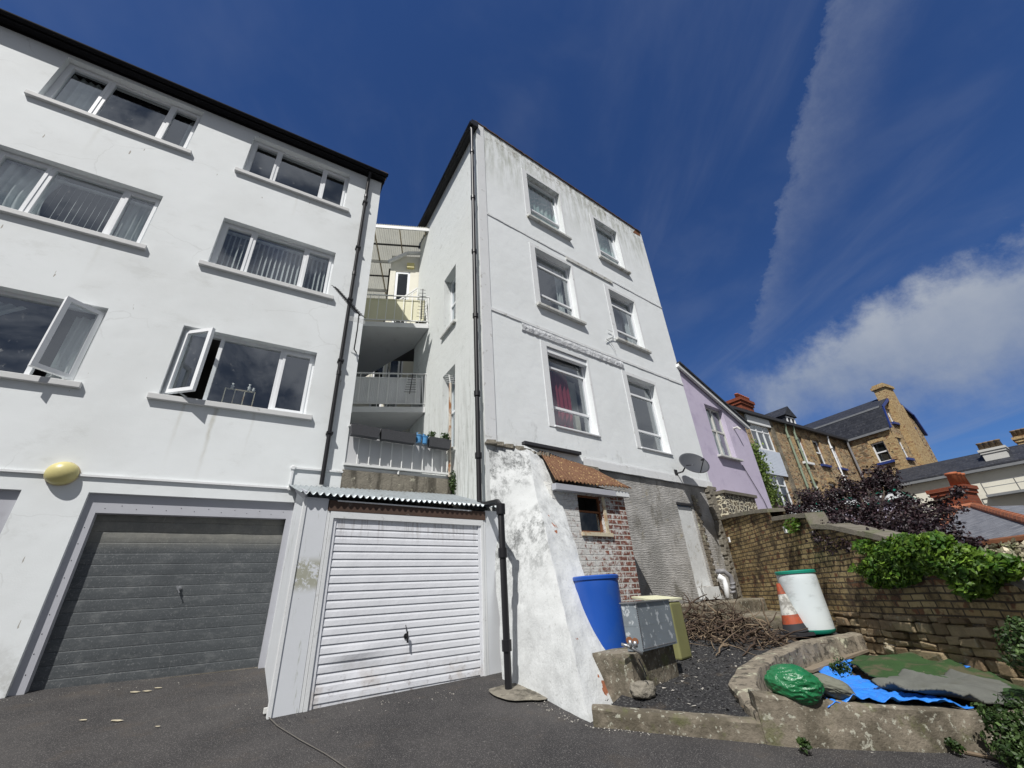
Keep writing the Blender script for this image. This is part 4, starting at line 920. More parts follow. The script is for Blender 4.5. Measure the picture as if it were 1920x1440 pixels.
def trough(u0, u1, label, z=4.60):
    t_ = thing('planter_trough', label, 'planter', TF.p((u0 + u1) / 2, z - .15, .1), 'wicker troughs hung on the lowest railing')
    m_ = MB(); P = TF.p; m_.hexa([P(u0 + .02, z - .19, .17), P(u1 - .02, z - .20, .17), P(u1 - .02, z - .20, .04), P(u0 + .02, z - .19, .04), P(u0, z, .20), P(u1, z - .01, .20), P(u1, z - .01, .03), P(u0, z, .03)]); m_.build('trough', 'trough_grey', t_)
    return t_
t1 = trough(.0, .52, 'grey wicker trough hung at the left end of the railing'); t2 = trough(.54, 1.22, 'longest grey wicker trough at the middle of the railing', 4.585); t3 = trough(1.50, 1.95, 'grey trough with leafy plants beside the rusty post', 4.565)
mb = MB(); mb.leaves(TF.p(1.57, 4.63, .12), (.10, .10, .09), 90, .05, .2); mb.leaves(TF.p(1.86, 4.63, .12), (.12, .10, .10), 110, .05, .2); mb.build('plants', 'leaf_dark', t3, recalc=False)
def hpot(u, z, label):
    t_ = thing('plant_pot', label, 'pot', TF.p(u, z - .1, .1), 'blue pots hung on the lowest railing')
    m_ = MB(); m_.lathe(TF.p(u, z - .13, .11), [(.045, 0), (.062, .13), (.07, .13), (.07, .145)], 20); m_.fbox(TF, u - .02, u + .02, z + .0, z + .10, .035, .045); m_.build('pot', 'pot_blue', t_)
    m_ = MB(); m_.leaves(TF.p(u, z + .03, .11), .05, 25, .03, .2); m_.build('plant', 'leaf_pale', t_, recalc=False)
hpot(1.29, 4.57, 'sky blue pot hung on the railing, nearer the long trough'); hpot(1.42, 4.56, 'sky blue pot hung on the railing, nearer the plant trough')
mb = MB(); mb.leaves(TF.p(2.06, 3.72, .08), (.10, .10, .26), 420, .04, .2); o = mb.build('fern_clump', 'leaf_dark', origin=TF.p(2.06, 3.5, .08), recalc=False); tag(o, 'dark green fern growing at the right end of the concrete terrace wall', 'plant')

BR_ = MS.p(3.15, 0); U80 = Vector((math.sin(R(80)), math.cos(R(80)), 0)); BF = Fac((BR_ - U80 * 2.5)[:2], 80)
def balcony(zb, ht, label, panel):
    t_ = thing('balcony', label, 'balcony', BF.p(1.2, zb))
    m_ = MB(); m_.hexa([BF.p(0, zb, 0), BF.p(2.49, zb, 0), MS.p(4.35, zb, .02), BF.p(0, zb, -3.3), BF.p(0, zb + .15, 0), BF.p(2.49, zb + .15, 0), MS.p(4.35, zb + .15, .02), BF.p(0, zb + .15, -3.3)]); m_.build('slab', 'slab_white', t_)
    m_ = MB(); zt_ = zb + .15 + ht; m_.bar(BF.p(0, zt_, -.03), BF.p(2.48, zt_, -.03), .04, .025); m_.bar(BF.p(0, zb + .25, -.03), BF.p(2.48, zb + .25, -.03), .03, .02); m_.build('rail', 'metal_white', t_)
    for k in range(11):
        u = .08 + k * .238; m_ = MB(); m_.bar(BF.p(u, zb + (.15 if k % 5 == 0 else .25), -.03), BF.p(u, zt_, -.03), .016); m_.build('baluster', 'metal_white', t_)
    m_ = MB(); m_.fbox(BF, .02, 2.35, zb + .27, zt_ - .13, -.10, -.085)
    if panel == 'panel_reeded':
        for k in range(58): m_.fbox(BF, .03 + k * .04, .05 + k * .04, zb + .27, zt_ - .13, -.085, -.076)
    m_.fbox(BF, .0, 2.37, zt_ - .13, zt_ - .09, -.11, -.07); m_.build('panel', panel, t_)
    m_ = MB(); m_.bar(BF.p(2.44, zb + .15, -.05), BF.p(2.37, zt_ - .05, -.05), .03); m_.build('end_stay', 'metal_white', t_)
    return t_
b2 = balcony(5.98, .98, 'middle balcony with grey reeded panels behind white railings', 'panel_reeded')
b3 = balcony(8.60, .98, 'upper balcony with cream panels under the translucent canopy', 'panel_cream')
# recessed rear wall of the link between the buildings
bk = thing('link_building', 'cream recessed rear wall with white doors behind the balconies', 'building', BF.p(1.2, 3.8, -4.6))
WB = -4.6; doorsB = []
r1 = rect(BF, [(739, 507), (768, 505), (766, 560), (736, 562)], WB); r2 = rect(BF, [(729, 664), (750, 664), (750, 700), (729, 700)], WB); r3 = rect(BF, [(700, 668), (722, 668), (722, 700), (700, 700)], WB)
dz = [(max(r1[0], .2), r1[1], 8.8, r1[3]), (r2[0], r2[1], 6.2, r2[3]), (r3[0], r3[1], 6.2, r3[3])]
mb = MB(); mb.wall(BF, -2.5, 4.5, 3.8, 13.0, dz, .1, WB); mb.build('wall', 'cream_wall', bk, recalc=False)
for q in dz:
    window(bk, BF, q, .03, t=.07, off=WB, glassm='glass_dark', name='door')
rooms(bk, BF, dz, 1.0, WB)
q0, q1 = BF.uv(745, 565, -.9), BF.uv(783, 540, -.9); mb = MB(); mb.bar(BF.p(q0[0], q0[1], -.9), BF.p(q1[0], q1[1], -.9), .04); mb.bar(BF.p(q0[0], q0[1] - .1, -.9), BF.p(q1[0], q1[1] - .1, -.9), .02)
for k in range(5): mb.bar(BF.p(q0[0] + (q1[0] - q0[0]) * k / 4, q0[1] + (q1[1] - q0[1]) * k / 4, -.9), BF.p(q0[0] + (q1[0] - q0[0]) * k / 4, q0[1] - .8, -.9), .02)
mb.build('stair_rail', 'metal_white', bk)
PW = -1.15; pr = rect(BF, [(739, 510), (768, 508), (766, 585), (738, 587)], PW)
mb = MB(); mb.wall(BF, pr[0] - .18, pr[1] + .75, 8.75, 12.4, [(pr[0], pr[1], 8.9, pr[3])], .08, PW); mb.face([BF.p(pr[0] - .18, 8.75, PW), BF.p(pr[0] - .18, 12.4, PW), BF.p(pr[0] - .18, 12.4, -3), BF.p(pr[0] - .18, 8.75, -3)]); mb.build('porch_wall', 'cream_wall', bk, recalc=False)
window(bk, BF, (pr[0], pr[1], 8.9, pr[3]), .02, t=.08, off=PW, glassm='glass_dark', name='porch_door', trans=[9.75]); rooms(bk, BF, [(pr[0], pr[1], 8.9, pr[3])], .8, PW, inset=.09)
mb = MB(); mb.fbox(BF, pr[1] - .12, pr[1] + .12, pr[3] + .12, pr[3] + .32, PW, PW + .1); mb.build('alarm_box', 'lamp_cream', bk)
mb = MB(); mb.bar(BF.p(pr[0] - .25, pr[3] + .30, PW + .1), BF.p((pr[0] + pr[1]) / 2 + .1, pr[3] + .75, PW + .1), .08, .10); mb.bar(BF.p((pr[0] + pr[1]) / 2 + .1, pr[3] + .75, PW + .1), BF.p(pr[1] + .5, pr[3] + .8, PW + .1), .08, .10); mb.build('porch_verge', 'metal_white', bk)
cn = thing('canopy', 'cream translucent sheet canopy on white beams between the roofs', 'canopy', BF.p(1.2, 12.87, -2))
CF = Fac((MS.p(3.55, 0) - U80 * 3.2)[:2], 80); DP = -4.9
mb = MB(); n = 160
vs = [CF.p(3.35 * i / n, 13.02 + .02 * math.sin(i / n * 45 * 2 * PI) - .0 * j, DP * j) for j in (0, 1) for i in range(n + 1)]
mb.mesh(vs, [(i, i + 1, n + 2 + i, n + 1 + i) for i in range(n)]); mb.build('roof_sheet', 'roof_sheet', cn, smooth=True, recalc=False)
for k in range(7):
    mb = MB(); w_ = DP * k / 6; h_ = .12 if k % 2 == 0 or k == 0 else .05
    mb.fbox(CF, 0, 3.25, 12.98 - h_, 12.98, w_ - .04, w_); mb.build('beam', 'metal_white' if k % 2 == 0 else 'dark_metal', cn)
for u in (.5, 1.35, 2.2, 3.05): mb = MB(); mb.fbox(CF, u, u + .035, 12.92, 12.99, DP, -.045); mb.build('rafter', 'cream_paint', cn)

# ------------------------------------------------------------------ old white house
hs = thing('town_house', 'tall old white house with six sash-sized windows and a mildewed parapet', 'house', MF.p(3.7, 1.0))
HW = [(1.86, 3.17, 10.97, 12.87), (4.70, 5.86, 10.97, 12.80), (1.86, 3.18, 7.92, 9.85), (4.70, 5.90, 7.90, 9.74), (1.88, 3.20, 4.76, 6.76), (4.70, 5.93, 4.72, 6.78)]
mb = MB(); mb.wall(MF, .12, 7.5, 3.98, 13.72, HW, .16); mb.face([MF.p(.12, .5), MF.p(1.4, .5), MF.p(1.4, 3.98), MF.p(.12, 3.98)])
mb.face([MF.p(7.5, .5), MF.p(7.5, .5, -6), MF.p(7.5, 13.72, -6), MF.p(7.5, 13.72)])
mb.build('wall', 'render_house', hs, recalc=False)
SWn = [(1.33, 2.08, 7.66, 9.5), (1.33, 2.04, 4.45, 6.46)]
mb = MB(); mb.wall(MS, 0, 4.35, .5, 13.45, SWn, .2); mb.face([MS.p(4.35, .5), MS.p(4.35, .5) + Vector((2.5, .45, 0)), MS.p(4.35, 13.45) + Vector((2.5, .45, 0)), MS.p(4.35, 13.45)]); mb.build('side_wall', 'render_side', hs, recalc=False)
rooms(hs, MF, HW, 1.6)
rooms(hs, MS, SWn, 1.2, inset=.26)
mb = MB(); vs = [MF.p(.12, 13.35), MF.p(7.5, 13.35), MF.p(7.5, 13.35, -6), MS.p(4.35, 13.35)]; mb.face(vs); mb.build('roof', 'slate', hs, recalc=False)
mb = MB()
for k in range(74):
    a, b = .07 + k * .1, .07 + (k + 1) * .1; h = .035 + .012 * random.random() ** 2; mb.fbox(MF, a, min(b, 7.54), 13.72 - (.008 if random.random() < .2 else 0), 13.72 + h, -.22, .03 + .012 * random.random())
mb.build('parapet_coping', 'wood_dark', hs)
mb = MB(); mb.face([MF.p(6.95, 13.45, .004), MF.p(7.4, 13.5, .004), MF.p(7.42, 13.7, .004), MF.p(7.15, 13.7, .004)]); mb.build('rust_stain', 'rust', hs, recalc=False)
mb = MB(); mb.bar(MS.p(-.1, 13.50, .08), MS.p(4.4, 13.50, .08), .20, .22); mb.tube([MS.p(-.12, 13.42, .2), MS.p(4.4, 13.42, .2)], .06, 10); mb.build('side_gutter', 'plastic_black', hs)
mb = MB()
for (u, z, k) in [(0, 13.5, 0)]: pass
dp = MF.p(.02, 0, .02) + MS.N * .06
P_ = lambda z: dp + Vector((0, 0, z))
foot = Vector((-.27, 5.95, 0)); zj = at(938, 948, 5.96).z + .18
mb.tube([MS.p(.0, 13.45, .18), P_(13.2), P_(zj + .12), P_(zj + .02) + (foot - dp) * .12, foot + (dp - foot) * .14 + Vector((0, 0, zj - .10)), foot + Vector((0, 0, zj - .18)), foot + Vector((0, 0, .62))], .044, 16)
for z in (12.2, 10.4, 8.6, 6.8, 5.0, 3.8): mb.tube([P_(z), P_(z + .10)], .060, 16)
for z in (2.1, 1.05): mb.tube([foot + Vector((0, 0, z)), foot + Vector((0, 0, z + .12))], .060, 16)
mb.tube([foot + Vector((0, 0, zj - .30)), foot + Vector((0, 0, zj - .16))], .062, 16)
shade_auto(mb.build('downpipe', 'plastic_black', hs))
mb = MB(); mb.fbox(MF, .12, .36, 4.1, 13.7, 0, .018); mb.build('corner_strip', 'trim_white', hs)
def mould(u0, u1, z, zz, pr, mat='trim_white', name='string_course'):
    m_ = MB(); n = int((u1 - u0) / .25) + 1
    for k in range(n):
        a = u0 + (u1 - u0) * k / n; b = u0 + (u1 - u0) * (k + 1) / n; m_.fbox(MF, a, b, z + .004 * math.sin(k * 2.1), zz + .004 * math.sin(k * 1.3), 0, pr + .002 * math.sin(k))
    return m_.build(name, mat, hs)
mould(.362, 7.5, 10.14, 10.19, .016); mould(.362, 7.5, 7.17, 7.24, .018); mould(2.55, 7.52, 3.985, 4.16, .03)
mould(2.55, 7.5, 4.165, 4.20, .008)
# crumpled flashing strips
mb = MB(); n = 90; rows = []
for i in range(n + 1):
    u = 1.18 + 3.45 * i / n; rows.append([MF.p(u, 7.145 - .01 * math.sin(i * .3), .01), MF.p(u, 7.13, .03 + .012 * mnoise.noise(Vector((i * .5, 0, 0)))), MF.p(u, 7.05, .042 + .02 * mnoise.noise(Vector((i * .6, 2, 0)))), MF.p(u, 6.95, .03 + .018 * mnoise.noise(Vector((i * .5, 4, 0)))), MF.p(u, 6.915 + .02 * mnoise.noise(Vector((i * .4, 6, 0))), .0)])
mb.mesh([p for r in rows for p in r], [(i * 5 + j, i * 5 + j + 1, (i + 1) * 5 + j + 1, (i + 1) * 5 + j) for i in range(n) for j in range(4)]); mb.build('flashing_strip', 'flashing', hs, recalc=False)
mb = MB(); mb.fbox(MF, 3.02, 4.95, 10.02, 10.135, 0, .035); o_ = mb.build('string_course_repair', 'trim_dirty', hs)
mb = MB(); mb.fbox(MF, .95, 2.45, 4.20, 4.26, 0, .10); mb.build('lead_ledge', 'dark_metal', hs)
wins = []
for i, r in enumerate(HW):
    a, b, c, d = r; row = i // 2
    if row == 0: tr = [c + .30 * (d - c)]; mat_c = 'curtain_aqua'
    else: tr = [c + .27 * (d - c), c + .78 * (d - c)]
    ed = [c + .05] + tr + [d - .05]; panes = [(a + .05, b - .05, ed[k], ed[k + 1]) for k in range(len(ed) - 1)]
    w_ = window(hs, MF, r, .15, (), tr, .055, sill=(.15, .0, .075, .10, 'trim_dirty') if row < 2 else (.02, -.02, .02, .04, 'upvc'), panes=panes, sashes=[(a + .05, b - .05, tr[-1] if row == 0 else tr[0], (d if row == 0 else tr[1]) - (.05 if row == 0 else 0))] if row == 0 else [])
    m_ = MB(); P = MF
    m_.fbox(P, a - .17, a, c - .02, d + .10, 0, .012); m_.fbox(P, b, b + .06, c + .0, d + .10, 0, .012); m_.fbox(P, a, b, d, d + .10, 0, .012)
    m_.build('window_surround', 'trim_white', w_)
    if row == 0: curtain(MF, a + .02, b - .02, c + .03, d - .05, -.32, 'curtain_aqua', w_, amp=.02, wl=.16)
    elif i == 2: curtain(MF, b - .36, b - .05, c, d, -.35, 'curtain_white', w_, gather=.2); curtain(MF, a + .2, a + .75, c, c + .42, -.33, 'curtain_grey', w_)
    elif i == 3: curtain(MF, a + .05, a + .75, c, d - .3, -.33, 'curtain_grey', w_); curtain(MF, b - .28, b - .05, c, d - .3, -.30, 'curtain_white', w_, gather=.2)
    elif i == 4:
        curtain(MF, a + .03, a + .80, c, d - .42, -.30, 'curtain_red', w_, gather=-.08); m_ = MB(); m_.face([MF.p(a + .80, c, -.5), MF.p(b, c, -.5), MF.p(b, d - .42, -.5), MF.p(a + .80, d - .42, -.5)]); m_.build('net_curtain', 'cream_wall', w_, recalc=False)
        m_ = MB(); m_.fbox(MF, a, b, d - .14, d - .02, -.13, -.02); m_.build('head_board', 'upvc', w_)
    else:
        m_ = MB(); m_.face([MF.p(a + .62, c, -.8), MF.p(b, c, -.8), MF.p(b, d - .5, -.8), MF.p(a + .62, d - .5, -.8)]); m_.build('net_curtain', 'cream_wall', w_, recalc=False)
for r in SWn:
    a, b, c, d = r; w_ = window(hs, MS, r, .2, (), [(c + d) / 2 + .05], .05, sill=(.06, 0, .07, .07, 'trim_dirty')); curtain(MS, a + .03, b - .03, c, d, -.36, 'curtain_white', w_, amp=.02)
# loose cable loop by the upper right window
mb = MB(); q = [MF.uv(x, y, .04) for x, y in [(1139, 618), (1148, 622), (1148, 632), (1137, 636), (1143, 640), (1150, 650), (1155, 660)]]; mb.tube([MF.p(u, z, .04) for u, z in q], .010, 6); q = [MF.uv(x, y, .03) for x, y in [(1136, 640), (1146, 634), (1156, 636)]]; mb.tube([MF.p(u, z, .03) for u, z in q], .009, 6); mb.build('cable', 'metal_white', hs)
# combed cement lower wall and boarded door
DB = (5.70, 6.32, 1.62, 3.44)
mb = MB(); mb.wall(MF, 1.4, 7.5, .5, 3.985, [DB], .05, -.035); mb.build('rendered_base', 'combed', hs, recalc=False)
mb = MB(); mb.fbox(MF, DB[0] + .003, DB[1] - .003, 1.62, 3.40, -.12, -.055); mb.build('boarded_door', 'plaster_white', hs)
mb = MB(); mb.fbox(MF, DB[0] - .02, DB[1] + .05, 3.44, 3.49, -.035, .0); mb.build('door_lintel', 'dark_metal', hs)
mb = MB(); mb.fbox(MF, DB[0] + .02, DB[1] + .05, 1.35, 1.60, -.035, .12); mb.build('door_step', 'plaster_white', hs)
mb = MB()
for k in range(26):
    z = 1.45 + k * .088; wd = .16 if k % 2 else .24; mb.fbox(MF, 6.42, 6.42 + wd, z, z + .076, -.035, -.015 + .006 * random.random())
mb.build('exposed_quoins', 'coping_lichen', hs)
mb = MB(); n = 40
for k in range(36): # crumbling right-hand end of the base wall
    z = 1.2 + k * .078; mb.box(MF.p(7.36 + .08 * mnoise.noise(Vector((k * .7, 0, 0))), z, -.02), .30 + .12 * random.random(), .2, .082, 38 + random.uniform(-8, 8))
mb.build('broken_end', 'rock_dark', hs)

# satellite dish
sdh = thing('satellite_dish', 'dark grey oval satellite dish on the white house above the cement wall', 'satellite dish', MF.p(6.0, 4.25))
cen = MF.p(6.18, 4.42, .42); nd = (Vector((.15, -.80, .42))).normalized(); Q = nd.to_track_quat('Z', 'Y').to_matrix(); X = Vector((0, 0, 1)).cross(nd).normalized(); Y = nd.cross(X)
mb = MB(); rr, ns = 9, 36; vs = []
for i in range(rr + 1):
    t = i / rr
    for k in range(ns):
        a = 2 * PI * k / ns; vs.append(cen + X * (.39 * t * math.cos(a)) + Y * (.35 * t * math.sin(a)) + nd * (.07 * t * t - .07))
mb.mesh(vs, [(i * ns + k, i * ns + (k + 1) % ns, (i + 1) * ns + (k + 1) % ns, (i + 1) * ns + k) for i in range(rr) for k in range(ns)])
o_ = mb.build('reflector', 'dish', sdh, smooth=True, recalc=False); sm_ = o_.modifiers.new('sheet', 'SOLIDIFY'); sm_.thickness = .008
mb = MB(); lo = cen - Y * .33; arm = cen + nd * .36 - Y * .22; mb.tube([lo, arm], .012, 8); mb.build('feed_arm', 'dark_metal', sdh)
mb = MB(); mb.tube([arm, arm + (cen - arm).normalized() * .09], .026, 12); mb.build('receiver', 'dark_metal', sdh)
mb = MB(); mb.tube([MF.p(5.93, 4.22, 0), MF.p(5.93, 4.22, .2), MF.p(5.98, 4.36, .30), cen - nd * .09], .02, 10); mb.fbox(MF, 5.87, 5.99, 4.12, 4.32, 0, .02); mb.build('wall_bracket', 'dark_metal', sdh)

# aerials
def aerial(pts, n, half, label, mat='dark_metal', axis=None, extra=None, name='tv_aerial'):
    a, b = Vector(pts[0]), Vector(pts[1]); t_ = thing(name, label, 'aerial', b)
    m_ = MB(); m_.tube([a, b], .014, 6); m_.build('boom', mat, t_)
    m_ = MB(); d = (b - a).normalized(); X = axis or d.orthogonal().normalized()
    for k in range(n):
        p = a + (b - a) * (k + .3) / n; h = half * (.7 + .5 * k / n); m_.tube([p - X * h, p + X * h], .0062, 5)
    m_.build('elements', mat, t_)
    if extra: m_ = MB(); m_.tube([Vector(e) for e in extra], .013, 8); m_.build('mast', mat, t_)
    return t_
def lfp(x, y, w_): u, z = LF.uv(x, y, w_); return LF.p(u, z, w_)
aerial((lfp(628, 538, .55), lfp(676, 592, .40)), 15, .12, 'black many-pronged aerial fixed to the edge of the white block', axis=(LF.U * .9 + Vector((0, 0, -.35))).normalized(), extra=[lfp(673, 590, .40), lfp(670, 618, .36), lfp(664, 655, .10), lfp(668, 661, .01)])
mb = MB(); c_ = lfp(671, 600, .38)
for k in range(4): mb.bar(c_ + Vector((0, 0, -.05 + k * .03)) - LF.U * .16, c_ + Vector((0, 0, -.05 + k * .03)) + LF.U * .14, .008)
o = mb.build('aerial_reflector', 'metal_white', origin=c_); tag(o, 'small white slatted aerial reflector beside the black drainpipe', 'aerial')
def bfp(x, y, w_): u, z = BF.uv(x, y, w_); return BF.p(u, z, w_)
aerial((bfp(793, 542, .05), bfp(790, 598, .05)), 9, .12, 'upright dark aerial on the end of the upper balcony', axis=BF.U)
aerial((bfp(774, 702, .06), bfp(768, 738, .06)), 8, .13, 'upright dark aerial clamped to the middle balcony railing', axis=BF.U)
aerial((TF.p(1.95, 6.15, .03), TF.p(1.99, 5.92, .03)), 5, .13, 'small white aerial on top of the rusty post', 'metal_white', axis=TF.U)
# things left on upper balcony
mb = MB(); c_ = bfp(788, 596, -.25); c_.z = 8.755
for k, (dx, h) in enumerate(((0, .42), (.09, .36), (-.10, .30))): mb.tube([c_ + U80 * dx, c_ + U80 * (dx * .8) + Vector((0, 0, h))], [.045, .035], 10)
o = mb.build('folded_parasol', 'plastic_black', origin=c_); tag(o, 'black folded bundle standing at the end of the upper balcony', 'parasol')
# ------------------------------------------------------------------ buttress
bt = thing('buttress', 'leaning white buttress with black mould and flaking limewash', 'buttress', (.2, 5.8, .5))
A_ = Vector((.555, 5.02, .40)); B_ = Vector((.985, 5.60, .40)); C_ = Vector((-.36, 6.42, .5)); D_ = MF.p(1.3, .5)
T0 = MF.p(.16, 4.12, .01); T1 = MF.p(*MF.uv(985, 836, .05), .05); T2 = MF.p(*MF.uv(1028, 858, .05), .05)
def patch(m_, a, b, c, d, nu, nv, amp, seed, mi=0):     # a-b bottom, d-c top
    vs = []
    for j in range(nv + 1):
        for i in range(nu + 1):
            s_, t = i / nu, j / nv; p = (a * (1 - s_) + b * s_) * (1 - t) + (d * (1 - s_) + c * s_) * t
            vs.append(p + (mnoise.noise_vector(p * 1.6 + Vector((seed, 0, 0))) * amp + mnoise.noise_vector(p * 6) * amp * .35))
    m_.mesh(vs, [(j * (nu + 1) + i, j * (nu + 1) + i + 1, (j + 1) * (nu + 1) + i + 1, (j + 1) * (nu + 1) + i) for j in range(nv) for i in range(nu)], mi)
mb = MB()
patch(mb, C_, A_, T1, T0, 40, 90, .035, 3, 0); patch(mb, A_, B_, T2, T1, 16, 90, .035, 3, 1); patch(mb, B_, D_, MF.p(1.3, 3.9, .0), T2, 20, 90, .035, 3, 1)
o_ = mb.build('body', ['limewash', 'limewash_front'], bt, recalc=False); bm = bmesh.new(); bm.from_mesh(o_.data); bmesh.ops.remove_doubles(bm, verts=bm.verts, dist=.002); bm.to_mesh(o_.data); bm.free(); shade_auto(o_, 30)
mb = MB(); rnd = [T0 + Vector((0, 0, 0))]
for k in range(26):
    t = k / 25; p = T0 * (1 - t) + T2 * t + MF.N * .02; r_ = .05 + .035 * random.random(); mb.box(p + Vector((0, 0, -.03)), r_ * 2, r_ * 1.6, r_ * random.uniform(.5, 1.1), random.uniform(0, 90))
mb.build('broken_top', 'rock_dark', bt)
mb = MB(); c_ = Vector((-.18, 5.92, pz(ROADP, -.18, 5.92))); ns = 28; vs = [c_ + Vector((0, 0, .035))]
for k in range(ns):
    a = 2 * PI * k / ns; r_ = .30 + .07 * mnoise.noise(Vector((math.cos(a) * 1.5, math.sin(a) * 1.5, 0))); x, y = c_.x + r_ * 1.25 * math.cos(a) + .08, c_.y + r_ * math.sin(a) - .02; vs.append(Vector((x, y, pz(ROADP, x, y) + .018)))
mb.mesh(vs, [(0, 1 + k, 1 + (k + 1) % ns) for k in range(ns)]); o = mb.build('concrete_pad', 'concrete_stained', origin=c_); tag(o, 'rough patch of concrete at the foot of the black drainpipe', 'pad')

# ------------------------------------------------------------------ brick outhouse
oh = thing('brick_outhouse', 'small flaking whitewashed brick outhouse with rusty corrugated iron roof', 'outhouse', MF.p(2, 1.3, .3))
OW = .65; ow = rect(MF, [(1083, 927), (1128, 930), (1135, 1000), (1089, 996)], OW); osl = rect(MF, [(1086, 997), (1148, 1000), (1150, 1010), (1088, 1007)], OW)
mb = MB(); mb.wall(MF, 1.0, 2.86, .6, 3.33, [ow], .12, OW); mb.face([MF.p(2.86, .6, OW), MF.p(2.86, .6, 0), MF.p(2.86, 3.6, 0), MF.p(2.86, 3.33, OW)]); mb.face([MF.p(1.0, .6, OW), MF.p(1.0, .6, 0), MF.p(1.0, 3.6, 0), MF.p(1.0, 3.33, OW)])
mb.build('wall', 'brick_white', oh, recalc=False)
rooms(oh, MF, [ow], .5, OW, inset=.13)
m_ = MB(); a, b, c, d = ow; frame_bars(m_, MF, a + .003, b - .003, c + .003, d - .003, OW - .10, OW - .06, .028, (), [c + (d - c) * .56]); ww = m_.build('window', 'rust', oh)
m_ = MB(); m_.face([MF.p(a, c, OW - .08), MF.p(b - .06, c, OW - .08), MF.p(b - .06, c + (d - c) * .55, OW - .08), MF.p(a, c + (d - c) * .55, OW - .08)]); m_.build('pane', 'glass_dark', ww, recalc=False)
m_ = MB(); m_.fbox(MF, a - .01, b + .14, c - .065, c - .003, OW - .1, OW + .04); m_.build('window_sill', 'cream_paint', ww)
m_ = MB(); m_.fbox(MF, b + .004, b + .07, c, d, OW + .0, OW + .02); m_.build('window_surround', 'cream_paint', ww)
m_ = MB(); m_.fbox(MF, 1.0, 2.5, 3.20, 3.30, OW + .02, OW + .13); m_.build('eaves_gutter', 'lavender_panel', oh)
m_ = MB(); m_.fbox(MF, 2.5, 2.92, 3.22, 3.31, OW + .02, OW + .10); m_.build('eaves_board', 'trim_white', oh)
a0, b0, c0, d0 = MF.p(1.0, 3.34, OW + .14), MF.p(2.98, 3.40, OW + .14), MF.p(2.78, 3.97, .03), MF.p(1.35, 4.15, .03)
m_ = MB(); n, nv, nw = 240, 10, 21; vs = []
for j in range(nv + 1):
    for i in range(n + 1):
        s_, t = i / n, j / nv; p = (a0 * (1 - s_) + b0 * s_) * (1 - t) + (d0 * (1 - s_) + c0 * s_) * t; vs.append(p + Vector((0, 0, .017 * math.sin(s_ * nw * 2 * PI) + .02 * mnoise.noise(Vector((s_ * 3, t * 3, 0)))  + (.015 * mnoise.noise(Vector((s_ * 20, 0, 0))) if j == 0 else 0))))
m_.mesh(vs, [(j * (n + 1) + i, j * (n + 1) + i + 1, (j + 1) * (n + 1) + i + 1, (j + 1) * (n + 1) + i) for j in range(nv) for i in range(n)]); o_ = m_.build('corrugated_roof', 'rust_sheet', oh, smooth=True, recalc=False); s_ = o_.modifiers.new('sheet', 'SOLIDIFY'); s_.thickness = .004
m_ = MB(); m_.fbox(MF, .95, 2.95, 3.85, 4.0, 0, .06); m_.build('mortar_flaunching', 'rock_dark', oh)

# ------------------------------------------------------------------ yard clutter
def drum(c, r, h, body, band, label, name, bands):
    t_ = thing(name, label, 'drum', c); c = Vector(c)
    m_ = MB(); pr = [(r * .93, 0), (r * .985, .03), (r, .07)] + [(r * (1 + .004 * math.sin(k)), .07 + (h - .14) * k / 8) for k in range(1, 8)] + [(r, h - .07), (r * .985, h - .045)]
    m_.lathe(c, pr, 48); shade_auto(m_.build('body', body, t_), 50)
    m_ = MB(); m_.lathe(c + Vector((0, 0, h - .055)), [(r * 1.0, 0), (r * 1.045, .006), (r * 1.045, .04), (r * 1.0, .055), (r * .94, .055), (r * .93, .03), (.001, .028)], 48); shade_auto(m_.build('top_rim', band, t_), 40)
    if bands: m_ = MB(); m_.lathe(c + Vector((0, 0, -.001)), [(r * .935, 0), (r * 1.0, .03), (r * 1.006, .055), (r * .99, .058)], 48); shade_auto(m_.build('bottom_rim', band, t_), 40)
    return t_
bd = at(1527, 1182, 9.3); wd_ = drum((bd.x, bd.y, pz(YARDP, bd.x, bd.y) + .03), .295, .93, 'white_drum', 'green_band', 'white plastic drum with sea green rims before the brick wall', 'plastic_drum', True)
bb = at(1137, 1240, 6.35); bl = drum((bb.x, bb.y, bb.z), .30, .98, 'blue_drum', 'blue_drum', 'bright blue plastic drum between the buttress and the steel tank', 'water_butt', False)
# cone
cc = at(1492, 1182, 9.0); cz = pz(YARDP, cc.x, cc.y) + .02; cn_ = thing('traffic_cone', 'grubby orange and white traffic cone leaning by the white drum', 'traffic cone', (cc.x, cc.y, cz))
ax = Vector((-.05, .02, 1)).normalized().to_track_quat('Z', 'Y'); bs = Vector((cc.x, cc.y, cz))
def coneseg(z0, z1, r0, r1, mat, nm):
    m_ = MB(); m_.lathe(bs, [(r0, z0), (r1, z1)], 28, axis=ax); shade_auto(m_.build(nm, mat, cn_), 50)
coneseg(.06, .17, .185, .150, 'rubber', 'skirt'); coneseg(.17, .30, .150, .122, 'orange', 'lower_band'); coneseg(.30, .60, .122, .060, 'cone_white', 'reflective_sleeve'); coneseg(.60, .76, .062, .030, 'orange', 'tip')
m_ = MB(); m_.box(bs, .36, .36, .05, 20); m_.build('base', 'rubber', cn_)
